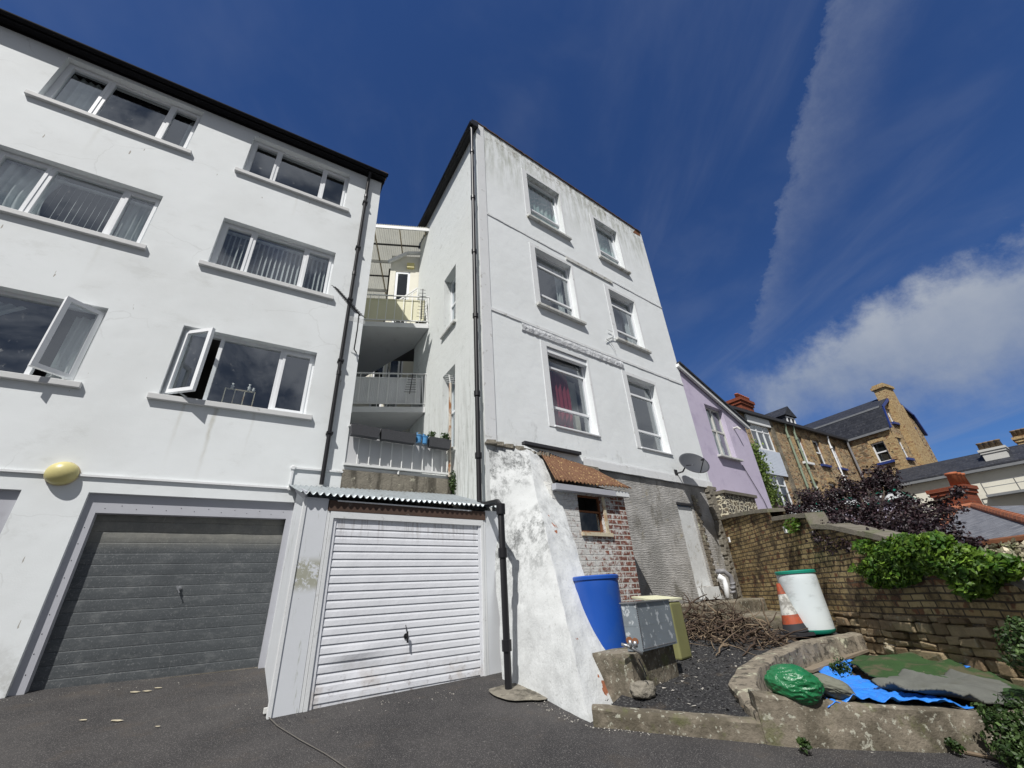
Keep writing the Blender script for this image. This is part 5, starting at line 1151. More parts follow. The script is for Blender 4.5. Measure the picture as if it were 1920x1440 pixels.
# tank on plinth
TKa = 46; tp = at(1207, 1221, 5.55); ex = Vector((math.cos(R(TKa)), math.sin(R(TKa)), 0)); ey = Vector((-ex.y, ex.x, 0))
plinth = thing('tank_plinth', 'broken plastered brick plinth under the steel tank and blue drum', 'plinth', (tp.x, tp.y, pz(YARDP, tp.x, tp.y)))
pc = tp + ex * .10 + ey * .32; zg = pz(YARDP, pc.x, pc.y) - .1
m_ = MB(); N_ = 12; m_.box((pc.x + ex.x * .22, pc.y + ex.y * .22, zg), .98, .50, tp.z - .015 - zg, TKa); q = bb; m_.box((q.x + .02, q.y - .02, zg - .1), .72, .66, q.z - .01 - zg + .1, 30); m_.build('block', 'concrete_kerb', plinth)
tk = thing('water_tank', 'spotted galvanised steel tank with riveted edges on the plinth', 'tank', tp)
m_ = MB(); W_, Dp, Hh = .80, .20, .47; P0 = tp; corners = lambda z: [P0 + Vector((0, 0, z)), P0 + ex * W_ + Vector((0, 0, z)), P0 + ex * W_ + ey * Dp + Vector((0, 0, z)), P0 + ey * Dp + Vector((0, 0, z))]
lo_, hi_ = corners(.0), corners(Hh)
for k in range(4): m_.face([lo_[k], lo_[(k + 1) % 4], hi_[(k + 1) % 4], hi_[k]])
m_.face(lo_); iz = corners(Hh * .5); m_.face(iz); o_ = m_.build('shell', 'steel_tank', tk, recalc=False); s_ = o_.modifiers.new('sheet', 'SOLIDIFY'); s_.thickness = .004
m_ = MB()
for k in range(4): m_.bar(hi_[k], hi_[(k + 1) % 4], .035, .012)
m_.build('rim', 'alu', tk)
m_ = MB()
for k in range(24): m_.lathe(P0 + Vector((0, 0, .02 + k * .019)) - (ex + ey) * .001 - ey * .002, [(.007, 0), (.004, .006)], 6, axis=(-ey).to_track_quat('Z', 'Y'))
for k in range(40): m_.lathe(P0 + ex * (.01 + k * .019) + Vector((0, 0, .018)) - ey * .002, [(.006, 0), (.004, .006)], 6, axis=(-ey).to_track_quat('Z', 'Y'))
m_.build('rivets', 'dark_metal', tk)
# khaki cabinet behind
cb = at(1256, 1180, 7.2); zc = pz(YARDP, cb.x, cb.y) - .03; kc = thing('meter_cabinet', 'khaki cabinet with a loose cream lid behind the steel tank', 'cabinet', (cb.x, cb.y, zc))
m_ = MB(); m_.box((cb.x, cb.y, zc), .34, .34, 1.44 - zc, TKa); o_ = m_.build('body', 'khaki', kc); bv = o_.modifiers.new('b', 'BEVEL'); bv.width = .03; bv.segments = 3
m_ = MB(); l0 = Vector((cb.x, cb.y, 1.46)); q = [l0 - ex * .55 - ey * .16, l0 + ex * .21 - ey * .18, l0 + ex * .21 + ey * .22 + Vector((0, 0, .05)), l0 - ex * .45 + ey * .26 + Vector((0, 0, .06))]
m_.hexa(q + [p + Vector((0, 0, .022)) for p in q]); m_.build('lid', 'cream_lid', kc)
# tap fittings
tpf = at(1178, 1212, 5.6); tf = thing('tap_fitting', 'cluster of old metal taps and pipe between drum and tank', 'tap', tpf)
m_ = MB(); pp = lambda x, y, D=5.35: at(x, y, D)
m_.tube([pp(1165, 1208), pp(1176, 1211), pp(1186, 1216), pp(1205, 1226)], .016, 10); m_.tube([pp(1181, 1200), pp(1183, 1215)], .02, 10); m_.tube([pp(1190, 1202), pp(1192, 1214)], .024, 10); m_.build('pipe', 'alu', tf, smooth=True)
m_ = MB()
for (x, y) in ((1180, 1201), (1191, 1203)): m_.lathe(pp(x, y), [(.032, 0), (.036, .01), (.032, .02)], 12, axis=ray(x, y).to_track_quat('Z', 'Y'))
m_.build('wheel', 'rust', tf)
m_ = MB(); m_.tube([pp(1197, 1235), pp(1205, 1250), pp(1212, 1268)], .007, 6); m_.build('hose', 'plastic_black', tf)
# lumps
def lump(px, py, pl_, size, mat, label, name, seed, flat=.7, rot=0):
    c = on(px, py, pl_); bm = bmesh.new(); bmesh.ops.create_icosphere(bm, subdivisions=4, radius=1)
    for v in bm.verts:
        d = v.co.copy(); k = 1 + .22 * mnoise.noise(d * 1.3 + Vector((seed, 0, 0))) + .10 * mnoise.noise(d * 3.5 + Vector((seed, 5, 0)))
        m = max(abs(d.x), abs(d.y), abs(d.z)); k *= (1 / m) ** .55; v.co = Vector((d.x * size[0], d.y * size[1], d.z * size[2])) * k * .5
        v.co = Matrix.Rotation(R(rot), 3, 'Z') @ v.co
    me = bpy.data.meshes.new(name); bm.to_mesh(me); bm.free(); me.materials.append(MAT[mat]); o = bpy.data.objects.new(name, me); col.objects.link(o)
    for p in me.polygons: p.use_smooth = True
    o.location = c + Vector((0, 0, size[2] * .38)); return tag(o, label, 'stone')
lump(1207, 1305, (YARDP[0] + .02, YARDP[1], YARDP[2]), (.24, .2, .15), 'rock_dark', 'broken concrete lump at the foot of the plinth', 'concrete_lump', 2, rot=30)
lump(1692, 1222, (SOILP[0] + .04, SOILP[1], SOILP[2]), (.42, .24, .15), 'rock', 'pale flat-topped stone at the back of the planter by the wall', 'stone', 5, rot=10)
lump(1190, 1288, (YARDP[0] + .02, YARDP[1], YARDP[2]), (.12, .12, .20), 'rock', 'small upright stone fragment behind the concrete lump', 'stone', 8)
# steps in front of the door
stp = thing('concrete_steps', 'two worn concrete ledges below the boarded door', 'steps', MF.p(6.5, 1.0, .8))
for (w0, w1, u0, u1, z1) in ((.0, .9, 4.6, 9.0, 1.32), (.905, 2.1, 4.8, 9.4, 1.08)):
    m_ = MB(); m_.fbox(MF, u0, u1, .6, z1, w0, w1); o_ = m_.build('step', 'concrete_kerb', stp); bv = o_.modifiers.new('b', 'BEVEL'); bv.width = .03; bv.segments = 2
# soil pipes
sp = thing('soil_pipes', 'grey and white plastic waste pipes at the corner of the old house', 'pipe', MF.p(7.2, 1.35, .2))
def mfp(x, y, w_): u, z = MF.uv(x, y, w_); return MF.p(u, z, w_)
m_ = MB(); m_.tube([mfp(1343, 1072, .1), mfp(1357, 1071, .25), mfp(1369, 1080, .3), mfp(1374, 1095, .3), mfp(1380, 1122, .3)], .055, 14)
for y in (1092, 1100, 1108): m_.tube([mfp(1373, y, .3), mfp(1374.5, y + 4, .3)], .064, 14)
m_.build('grey_pipe', 'pvc_grey', sp, smooth=True)
m_ = MB(); m_.tube([mfp(1347, 1080, .25), mfp(1357, 1086, .32), mfp(1361, 1097, .34), mfp(1365, 1122, .34)], .055, 14); m_.build('white_pipe', 'upvc', sp, smooth=True)
# brushwood
m_ = MB(); m2_ = MB(); bc = Vector((3.1, 7.9, 0))
for k in range(430):
    a = random.random() * 2 * PI; r_ = random.random() ** .6; x = bc.x + math.cos(a) * r_ * .85 - math.sin(a) * r_ * .25; y = bc.y + math.sin(a) * r_ * .8
    h = .62 * (1 - r_ * .85) * random.random(); p = Vector((x, y, pz(YARDP, x, y) + .02 + h)); d = Vector((random.gauss(0, 1), random.gauss(0, 1), random.gauss(.05, .35))).normalized(); L = random.uniform(.2, .75)
    pts = [p]; 
    for j in range(6):
        d = (d + Vector((random.gauss(0, .22), random.gauss(0, .22), random.gauss(-.04, .2)))).normalized(); q = pts[-1] + d * L / 6; q.z = max(q.z, pz(YARDP, q.x, q.y) + .01); pts.append(q)
    (m2_ if k % 3 == 0 else m_).tube(pts, [.008, .0075, .0065, .0055, .0045, .0035, .002] if k % 8 else [.018, .017, .015, .013, .011, .009, .006], 5)
bp = thing('brushwood_heap', 'tangled heap of dry brown twigs and branches below the cement wall', 'brushwood', (3.15, 8.05, .85))
m_.build('brown_twigs', 'twig', bp, smooth=True, recalc=False)['kind'] = 'stuff'; m2_.build('pale_twigs', 'twig_pale', bp, smooth=True, recalc=False)['kind'] = 'stuff'
m_ = MB(); m_.leaves((3.0, 7.9, .92), (1.0, .8, .16), 300, .035, .1); m_.build('dead_leaves', 'twig_pale', bp, recalc=False)['kind'] = 'stuff'

# ------------------------------------------------------------------ sheets in the planter
def sheet(outline, pl_, dz, fn, res, name, mat, label, cat, thick=.006):
    P = [on_soil(x, y, dz) for x, y in outline]
    for p in P: p.y = max(p.y, 4.62)
    xs = [p.x for p in P]; ys = [p.y for p in P]
    nx = int((max(xs) - min(xs)) / res) + 2; ny = int((max(ys) - min(ys)) / res) + 2; poly = [(p.x, p.y) for p in P]; m_ = MB(); idx = {}
    def vid(i, j):
        if (i, j) not in idx:
            x, y = min(xs) + i * res, min(ys) + j * res; x += .35 * res * mnoise.noise(Vector((i * .7, j * .7, 0))); y += .35 * res * mnoise.noise(Vector((i * .7, j * .7, 9)))
            idx[i, j] = len(m_.v); m_.v.append(Vector((x, y, soil(x, y) + dz + fn(x, y))))
        return idx[i, j]
    for i in range(nx):
        for j in range(ny):
            if inpoly(min(xs) + (i + .5) * res, min(ys) + (j + .5) * res, poly): m_.f.append((vid(i, j), vid(i + 1, j), vid(i + 1, j + 1), vid(i, j + 1))); m_.mi.append(0)
    c = sum(P, Vector()) / len(P); o = m_.build(name, mat, origin=c, smooth=True, recalc=False); s_ = o.modifiers.new('t', 'SOLIDIFY'); s_.thickness = thick; s_.offset = 1
    return tag(o, label, cat)
NZ = lambda x, y, f, s: mnoise.noise(Vector((x * f, y * f, s)))
ridge = lambda v: 1 - abs(v) * 2
sheet([(1562, 1330), (1536, 1256), (1548, 1247), (1575, 1236), (1598, 1240), (1596, 1262), (1640, 1284), (1700, 1300), (1800, 1318), (1868, 1330), (1858, 1350), (1760, 1350), (1716, 1343), (1700, 1335), (1640, 1332), (1622, 1338)], PLANP, .015,
      lambda x, y: -.045 + .03 * ridge(NZ(x + .3 * y, y, 2.6, 4)) + .028 * ridge(NZ(x, y, 6, 5)) + .010 * ridge(NZ(x, y, 15, 6)), .016, 'tarpaulin', 'tarp', 'crumpled bright blue tarpaulin spread along the front of the planter', 'tarpaulin')
sheet([(1778, 1232), (1820, 1236), (1850, 1243), (1838, 1250), (1812, 1252), (1800, 1243)], PLANP, .06, lambda x, y: .02 * NZ(x, y, 5, 2), .02, 'tarpaulin_scrap', 'tarp', 'torn scrap of blue tarpaulin at the foot of the stone wall', 'tarpaulin')
sheet([(1592, 1246), (1622, 1232), (1660, 1225), (1745, 1224), (1800, 1228), (1870, 1246), (1930, 1268), (1930, 1318), (1860, 1312), (1760, 1290), (1690, 1290), (1640, 1278)], PLANP, .035,
      lambda x, y: .05 * NZ(x, y, 1.6, 1) + .10 * max(0, ridge(NZ(x, y, 1.3, 11)) - .6) + .01 * NZ(x, y, 9, 2), .02, 'turf_carpet', 'carpet_green', 'rumpled green artificial turf covering the back of the planter', 'carpet', .014)
sheet([(1640, 1290), (1668, 1275), (1726, 1268), (1790, 1266), (1845, 1272), (1890, 1292), (1925, 1318), (1915, 1334), (1860, 1326), (1790, 1312), (1700, 1302)], PLANP, .035,
      lambda x, y: .04 * NZ(x, y, 2.2, 21) + .12 * max(0, ridge(NZ(x - y, x + y, 1.3, 31)) - .5) + .01 * NZ(x, y, 8, 3), .018, 'rolled_carpet', 'carpet_grey', 'grey carpet folded back between the green turf and the blue tarpaulin', 'carpet', .02)
def blob(c, size, mat, label, name, cat, seed, rot=0, wr=.08, sub=5, tilt=0, wf=3.2):
    bm = bmesh.new(); bmesh.ops.create_icosphere(bm, subdivisions=sub, radius=1)
    for v in bm.verts:
        d = v.co.copy(); k = 1 + .18 * mnoise.noise(d * 1.2 + Vector((seed, 0, 0))) + wr * ridge(mnoise.noise(Vector((d.x * wf * .9, d.y * wf * 1.7, d.z * wf * 2.0)) + Vector((seed, 1, 0)))) + wr * .25 * ridge(mnoise.noise(Vector((d.x * 4, d.y * 9, d.z * 9)) + Vector((seed, 2, 0))))
        v.co = Vector((d.x * size[0], d.y * size[1], d.z * size[2])) * k
        v.co = Matrix.Rotation(R(rot), 3, 'Z') @ (Matrix.Rotation(R(tilt), 3, 'Y') @ v.co)
    me = bpy.data.meshes.new(name); bm.to_mesh(me); bm.free(); me.materials.append(MAT[mat]); o = bpy.data.objects.new(name, me); col.objects.link(o)
    for p in me.polygons: p.use_smooth = True
    o.location = c; return tag(o, label, cat)
bgp = at(1487, 1282, 5.32)
blob(bgp, (.215, .165, .14), 'bag', 'shiny green plastic refuse sack on the corner of the planter', 'refuse_sack', 'sack', 4, -35, .055, 6, 8, 2.2)
cg = at(1556, 1288, 5.5); blob(cg, (.19, .15, .08), 'cloth_grey', 'flattened grey green cloth bag beside the green sack', 'cloth_bag', 'bag', 12, 10, .08, 5, 20)
mb = MB(); a, b = at(1512, 1258, 6.0), at(1618, 1219, 7.1); a = on_soil(1512, 1258, .03); b = on_soil(1618, 1219, .03); mb.bar(a, b, .16, .03); o = mb.build('plank', 'plank', origin=a); tag(o, 'weathered plank lying along the inside of the curved planter wall', 'plank')
# road scraps
def splat(px, py, r_, mat, label, name, cat, h=.006, el=2.2):
    c = on(px, py, ROADP); m_ = MB(); ns = 20; vs = [c + Vector((0, 0, h + .008))]
    for k in range(ns):
        a = 2 * PI * k / ns; q = r_ * (1 + .5 * mnoise.noise(Vector((math.cos(a) * 1.6 + px, math.sin(a) * 1.6, 0)))); x, y = c.x + q * el * math.cos(a), c.y + q * math.sin(a); vs.append(Vector((x, y, pz(ROADP, x, y) + .014)))
    m_.mesh(vs, [(0, 1 + k, 1 + (k + 1) % ns) for k in range(ns)]); return tag(m_.build(name, mat, origin=c), label, cat, 'white droppings and paint specks on the asphalt' if cat == 'splash' else None)
for (x, y, r_, lb_) in [(252, 1300, .026, 'leftmost of the three white splashes before the grey garage door'), (275, 1298, .022, 'middle one of the three white splashes before the grey garage door'), (296, 1292, .018, 'rightmost of the three white splashes before the grey garage door'),
                   (155, 1353, .016, 'white splash on the asphalt nearest the left edge'), (217, 1354, .022, 'largest white splash on the asphalt farther from the grey garage door'), (295, 1365, .011, 'tiny white splash on the asphalt left of the seam')]: splat(x, y, r_, 'rock', lb_, 'splash', 'splash')
mb = MB(); c_ = on(498, 1341, ROADP); mb.box(c_ + Vector((0, 0, .016)), .05, .03, .045, 40); o = mb.build('paper_scrap', 'shell', origin=c_); tag(o, 'folded scrap of white paper at the corner of the white garage', 'litter')
mb = MB(); pts = [on(x, y, ROADP) + Vector((0, 0, .0)) for x, y in [(500, 1345), (520, 1365), (560, 1390), (610, 1418), (650, 1445)]]
for a, b in zip(pts[:-1], pts[1:]):
    d = (b - a).normalized(); s_ = Vector((-d.y, d.x, 0)) * .006; mb.face([a - s_ + Vector((0, 0, .016)), b - s_ + Vector((0, 0, .016)), b + s_ + Vector((0, 0, .016)), a + s_ + Vector((0, 0, .016))])
struct(mb.build('road_seam', 'dirt_line', recalc=False))
mb = MB(); mb.tube([on(x, y, ROADP) + Vector((0, 0, .02)) for x, y in [(1780, 1408), (1815, 1417), (1860, 1426), (1925, 1436)]], [.012, .014, .012, .010], 7); o = mb.build('dead_stem', 'twig_pale', origin=on(1850, 1425, ROADP)); tag(o, 'long pale dead stem lying along the foot of the planter', 'stick')

mb = MB()
def grit(a, b, n, spread, sz=(.004, .012)):
    for _ in range(n):
        t = random.random(); x = a[0] + (b[0] - a[0]) * t + random.gauss(0, spread); y = a[1] + (b[1] - a[1]) * t - abs(random.gauss(0, spread)); s_ = random.uniform(*sz); c = Vector((x, y, road_z(x, y) + .012 * mnoise.noise(Vector((x, y, 0)) * .8) + s_ * .4))
        q = [c + Vector((random.gauss(0, 1), random.gauss(0, 1), random.gauss(0, .5))).normalized() * s_ for _ in range(5)]; mb.mesh(q, [(0, 1, 2), (0, 2, 3), (0, 3, 4), (0, 4, 1), (1, 2, 3), (1, 3, 4)])
grit((.5, 5.0), (-.3, 6.2), 120, .05); grit((.6, 4.95), (4.2, 4.55), 260, .05); grit((-.7, 6.1), (-2.5, 4.9), 90, .12, (.003, .009)); grit((-3.7, 6.5), (-5.8, 5.3), 80, .12, (.003, .008)); grit((-3, 4), (3, 3.6), 160, .9, (.003, .008)); grit((-3.6, 6.4), (-2.7, 5.0), 40, .08, (.003, .008))
tag(mb.build('road_grit', 'grit', recalc=False), 'pale grit and paint flakes scattered along the edges of the asphalt', 'grit', kind='stuff')

# ------------------------------------------------------------------ yard wall
WF = Fac((5.15, 8.6), 182)
yw = thing('yard_wall', 'old yellow brick garden wall on a dark rubble base', 'wall', WF.p(0, .6))
TOP = [(-3.3, 3.16), (-2.3, 3.10), (-1.0, 2.98), (-.42, 2.90), (-.40, 2.72), (.1, 2.68), (.75, 2.60), (.80, 2.40), (1.3, 2.32), (2.1, 2.08), (3.0, 1.78), (3.7, 1.46), (3.85, 1.36), (4.4, 1.30), (6.0, 1.18)]
def topz(u):
    for (a, za), (b, zb) in zip(TOP[:-1], TOP[1:]):
        if a <= u <= b: return za + (zb - za) * (u - a) / (b - a)
    return TOP[-1][1]
mb = MB(); us = sorted({q[0] for q in TOP} | {-3.3 + k * .15 for k in range(62)}); bend = lambda u: .0
for a, b in zip(us[:-1], us[1:]):
    za, zb = topz(a + 1e-4), topz(b - 1e-4); z0 = .9 if a < .6 else 1.10
    z0 = .3 if a < .6 else 1.10
    mb.face([WF.p(a, z0), WF.p(b, z0), WF.p(b, zb), WF.p(a, za)]); mb.face([WF.p(b, z0, -.3), WF.p(a, z0, -.3), WF.p(a, za, -.3), WF.p(b, zb, -.3)])
mb.build('brickwork', 'brick_yellow', yw, recalc=False)
mb = MB(); z = .18
while z < 1.08:
    h = min(random.uniform(.07, .14), 1.12 - z); u = .5 + random.uniform(-.1, .1)
    while u < 6:
        wd = random.uniform(.12, .34); g_ = .008; jz = lambda: random.uniform(-.016, .016); pr_ = random.uniform(.0, .075); P = WF.p
        c8 = [P(u + g_, z + g_ + jz(), pr_), P(u + wd - g_ + jz(), z + g_ + jz(), pr_ + jz()), P(u + wd - g_, z + g_, -.1), P(u + g_, z + g_, -.1), P(u + g_ + jz(), z + h - g_ + jz(), pr_ + jz()), P(u + wd - g_, z + h - g_ + jz(), pr_ + jz()), P(u + wd - g_, z + h - g_, -.1), P(u + g_, z + h - g_, -.1)]
        mb.hexa(c8); u += wd
    z += h
rs = mb.build('rubble_stones', 'rubble_stone', yw); bv = rs.modifiers.new('b', 'BEVEL'); bv.width = .014; bv.segments = 2; rs['kind'] = 'stuff'
mb = MB(); mb.wall(WF, .5, 6, .1, 1.10, [], 0, -.03)
mb.build('rubble_base', 'rubble_dark', yw, recalc=False)
mb = MB()
for a, b in zip(us[:-1], us[1:]):
    za, zb = topz(a + 1e-4), topz(b - 1e-4); P = WF.p; e = .03 + .012 * random.random(); h = .065 + .02 * random.random()
    if b - a < .03: continue
    mb.hexa([P(a, za, e), P(b, zb, e), P(b, zb, -.34), P(a, za, -.34), P(a, za + h, e * .6), P(b, zb + h, e * .6), P(b, zb + h, -.32), P(a, za + h, -.32)])
mb.build('coping', 'coping_grey', yw)
for (x, y) in ((1368, 1012), (1474, 993)):
    u, z = WF.uv(x, y); t_ = thing('wall_tag', 'small white plastic fixing on the brick wall, ' + ('near the old house' if x < 1400 else 'below the coping'), 'fixing', WF.p(u, z)); m_ = MB(); m_.fbox(WF, u - .035, u + .035, z - .06, z + .06, 0, .03); m_.build('plate', 'upvc', t_); m_ = MB(); m_.fbox(WF, u - .012, u + .012, z - .03, z + .03, .03, .035); m_.build('slot', 'dark_metal', t_)
# pale-mortared stone stub beside the old house
sb = thing('stone_stub_wall', 'short stone wall with pale mortar and a slab coping against the lilac house', 'wall', MF.p(8, 2.6, .3))
a = MF.uv(1338, 915, .3); b = MF.uv(1412, 926, .3); mb = MB(); mb.fbox(MF, 7.42, b[0], 2.2, a[1] - .10, .02, .3); mb.build('stonework', 'rubble_light', sb)
mb = MB(); mb.fbox(MF, 7.40, b[0] + .06, a[1] - .10, a[1] - .02, .0, .36); mb.build('coping', 'coping_grey', sb)

# ------------------------------------------------------------------ lilac house
ph = thing('lilac_house', 'lilac painted gabled house with one tall white sash window', 'house', MF.p(9, 2.2))
pw = (8.52, 9.60, 5.08, 6.80)
def clip(m_, co, no):
    nv, nf = [], []
    for f in m_.f:
        P = [m_.v[i] for i in f]; out = []
        for i in range(len(P)):
            a, b = P[i], P[(i + 1) % len(P)]; da, db = (a - co).dot(no), (b - co).dot(no)
            if da <= 0: out.append(a)
            if (da < 0 < db) or (db < 0 < da): out.append(a + (b - a) * (da / (da - db)))
        if len(out) >= 3: b0 = len(nv); nv += out; nf.append(tuple(range(b0, b0 + len(out))))
    m_.v, m_.f, m_.mi = nv, nf, [0] * len(nf)
v0_, v1_ = MF.p(7.45, 7.92), MF.p(10.95, 6.50); vd = (v1_ - v0_).normalized(); vn = vd.cross(MF.N); vn = -vn if vn.z < 0 else vn
mb = MB(); mb.wall(MF, 7.5, 10.9, 1.8, 8.2, [pw], .14, -.03); clip(mb, v0_ - vn * .06, vn); mb.face([MF.p(10.9, 1.8, -.03), MF.p(10.9, 1.8, -5), MF.p(10.9, 6.45, -5), MF.p(10.9, 6.45, -.03)]); mb.build('wall', 'purple', ph, recalc=False)
mb = MB(); mb.hexa([v0_ + MF.N * .12, v1_ + vd * .1 + MF.N * .12, v1_ + vd * .1 - MF.N * 5, v0_ - MF.N * 5] + [p + vn * .07 for p in (v0_ + MF.N * .12, v1_ + vd * .1 + MF.N * .12, v1_ + vd * .1 - MF.N * 5, v0_ - MF.N * 5)]); mb.build('roof', 'slate', ph)
mb = MB(); q0, q1 = v0_ + MF.N * .04 - vn * .13, v1_ + vd * .08 + MF.N * .04 - vn * .13; mb.hexa([q0 - MF.N * .04, q1 - MF.N * .04, q1 + MF.N * .04, q0 + MF.N * .04] + [p + vn * .125 for p in (q0 - MF.N * .04, q1 - MF.N * .04, q1 + MF.N * .04, q0 + MF.N * .04)]); mb.build('bargeboard', 'metal_white', ph)
w_ = window(ph, MF, pw, .13, [(pw[0] + pw[1]) / 2], [(pw[2] + pw[3]) / 2 + .05], .055, fm='upvc_old', off=-.03, sill=(.12, .0, .06, .12, 'trim_dirty'))
curtain(MF, pw[0] + .03, pw[1] - .03, pw[2], pw[3], -.35, 'curtain_white', w_, amp=.02); rooms(ph, MF, [pw], 1.2, -.03)
mb = MB(); a = MF.uv(1380, 802, .05); mb.tube([MF.p(a[0], a[1], -.03), MF.p(a[0], a[1], .10), MF.p(a[0] + .02, a[1] - .10, .16)], .035, 10); mb.build('vent_outlet', 'upvc_old', ph)
mb = MB(); q = [MF.uv(x, y, .0) for x, y in [(1392, 872), (1412, 905), (1432, 938), (1446, 968)]]; mb.tube([MF.p(u, z, .0) for u, z in q], .010, 6); mb.build('cable', 'dark_metal', ph)

# ------------------------------------------------------------------ stone terrace behind
SF = Fac((12.12, 21.77), 57); EV = 10.42
st = thing('stone_terrace', 'brown stone terrace with yellow brick window dressings and green downpipes', 'building', SF.p(6, 2))
r_ = lambda pts, off=0: rect(SF, pts, off)
wT, wBm = r_([(1403, 793), (1437, 803), (1458, 848), (1418, 840)]), r_([(1442, 890), (1470, 893), (1488, 950), (1458, 950)])
sw = [r_([(1487, 816), (1500, 818), (1521, 868), (1505, 866)]), r_([(1520, 824), (1533, 825), (1553, 872), (1540, 872)]), r_([(1552, 832), (1562, 834), (1583, 878), (1572, 878)])]
sw = [(a, a + 1.0, c, d) for (a, b, c, d) in sw]; low = [(a - .1, a + .9, c - 2.9, d - 2.9) for (a, b, c, d) in sw]
INF = (1.35, 3.75)
allw = sw + low; mb = MB(); mb.wall(SF, -1.5, 13.95, 0, EV, allw + [(wT[0], wT[1], wT[2], wT[3]), (wBm[0], wBm[1], wBm[2], wBm[3])], .2); mb.build('wall', 'rubble_house', st, recalc=False); rooms(st, SF, allw + [wT, wBm], 1.5, inset=.26)
mb = MB(); mb.hexa([SF.p(-1.5, EV, .25), SF.p(14, EV, .25), SF.p(14, EV + .9, -5), SF.p(-1.5, EV + .9, -5), SF.p(-1.5, EV + .1, .25), SF.p(14, EV + .1, .25), SF.p(14, EV + 1.0, -5), SF.p(-1.5, EV + 1.0, -5)]); mb.build('roof', 'slate', st)
mb = MB(); mb.fbox(SF, -1.5, 13.9, EV - .12, EV, .12, .30); mb.build('gutter', 'dark_metal', st)
mb = MB(); mb.wall(SF, wT[0] - .15, wT[1] + .15, wBm[3] - .02, wT[2] - .05, [], 0, .08)
for k in range(16):
    z = wBm[3] + (wT[2] - .05 - wBm[3]) * k / 16; mb.fbox(SF, wT[0] - .13, wT[1] + .13, z, z + .075, .02, .10)
mb.build('weatherboarding', 'weatherboard', st)
mb = MB(); mb.fbox(SF, wT[0] - .2, wT[1] + .2, wT[3] + .02, EV - .13, .02, .12); mb.build('head_board', 'trim_white', st)
mb = MB(); mb.fbox(SF, wT[1] + .18, wT[1] + .55, 3, EV - .12, 0, .10); mb.build('cement_pilaster', 'concrete_kerb', st)
for wv_, mm, tt in ((wT, 3, .75), (wBm, 2, .68)):
    a, b, c, d = wv_; window(st, SF, wv_, .02, [a + (b - a) * k / mm for k in range(1, mm)], [c + (d - c) * tt], .07, name='window', off=0)
for i, wv_ in enumerate(sw + low):
    a, b, c, d = wv_; w_ = window(st, SF, wv_, .12, (), [(c + d) / 2], .09, glassm='glass_dark'); m_ = MB(); m_.fbox(SF, a - .1, b + .1, c - .14, c - .003, -.1, .14); m_.build('window_sill', 'trim_white' if i % 3 == 0 else 'blue_paint', w_)
    m_ = MB()
    for k in range(int((d - c) / .27)): e = .16 if k % 2 else .28; m_.fbox(SF, a - e, a - .003, c + k * .27, c + k * .27 + .26, 0, .02); m_.fbox(SF, b + .003, b + e, c + k * .27, c + k * .27 + .26, 0, .02)
    for k in range(7):
        t0, t1 = k / 7, (k + 1) / 7; z = lambda t: d + .16 * math.sin(PI * t) ** .7; m_.hexa([SF.p(a + (b - a) * t0, d + .0 + .1 * math.sin(PI * t0), .0), SF.p(a + (b - a) * t1, d + .1 * math.sin(PI * t1), 0), SF.p(a + (b - a) * t1, d + .1 * math.sin(PI * t1), .03), SF.p(a + (b - a) * t0, d + .1 * math.sin(PI * t0), .03), SF.p(a + (b - a) * t0, z(t0) + .2, 0), SF.p(a + (b - a) * t1, z(t1) + .2, 0), SF.p(a + (b - a) * t1, z(t1) + .2, .03), SF.p(a + (b - a) * t0, z(t0) + .2, .03)])
    m_.build('brick_dressing', 'brick_buff', w_)
for (x, y, mat) in ((1467, 800, 'green_pipe'), (1482, 803, 'green_pipe'), (1547, 822, 'upvc')):
    u, z = SF.uv(x, y); mb = MB(); mb.tube([SF.p(u, EV - .1, .2), SF.p(u, EV - .5, .12), SF.p(u - .1, 2, .12)], .05 if mat == 'upvc' else .06, 10)
    for k in range(4): mb.tube([SF.p(u - .02, EV - 1 - k * 1.9, .12), SF.p(u - .02, EV - .85 - k * 1.9, .12)], .085, 10)
    mb.build('downpipe', mat, st)
mb = MB(); mb.tube([SF.p(13.7, EV - .1, .2), SF.p(13.7, 2, .2)], .07, 10); mb.build('downpipe', 'pvc_grey', st)
# dormer
u0 = SF.uv(1462, 785, -.6)[0]; dm = MB(); D0 = .9
P = SF.p; dm.hexa([P(u0, EV + .1, -.3), P(u0 + 1.3, EV + .1, -.3), P(u0 + 1.3, EV + .1, -2.2), P(u0, EV + .1, -2.2), P(u0, EV + .95, -.3), P(u0 + 1.3, EV + .95, -.3), P(u0 + 1.3, EV + .95, -2.2), P(u0, EV + .95, -2.2)]); dmo = dm.build('dormer', 'slate', st)
dm = MB(); dm.mesh([P(u0 - .12, EV + .93, -.15), P(u0 + 1.42, EV + .93, -.15), P(u0 + .65, EV + 1.65, -.15), P(u0 - .12, EV + .93, -3), P(u0 + 1.42, EV + .93, -3), P(u0 + .65, EV + 1.65, -3)], [(0, 1, 2), (0, 2, 5, 3), (1, 4, 5, 2), (3, 5, 4)]); dm.build('dormer_roof', 'slate', dmo)
dm = MB(); frame_bars(dm, SF, u0 + .15, u0 + 1.2, EV + .15, EV + .9, -.3, -.24, .09, [u0 + .68]); dm.build('dormer_window', 'upvc', dmo)
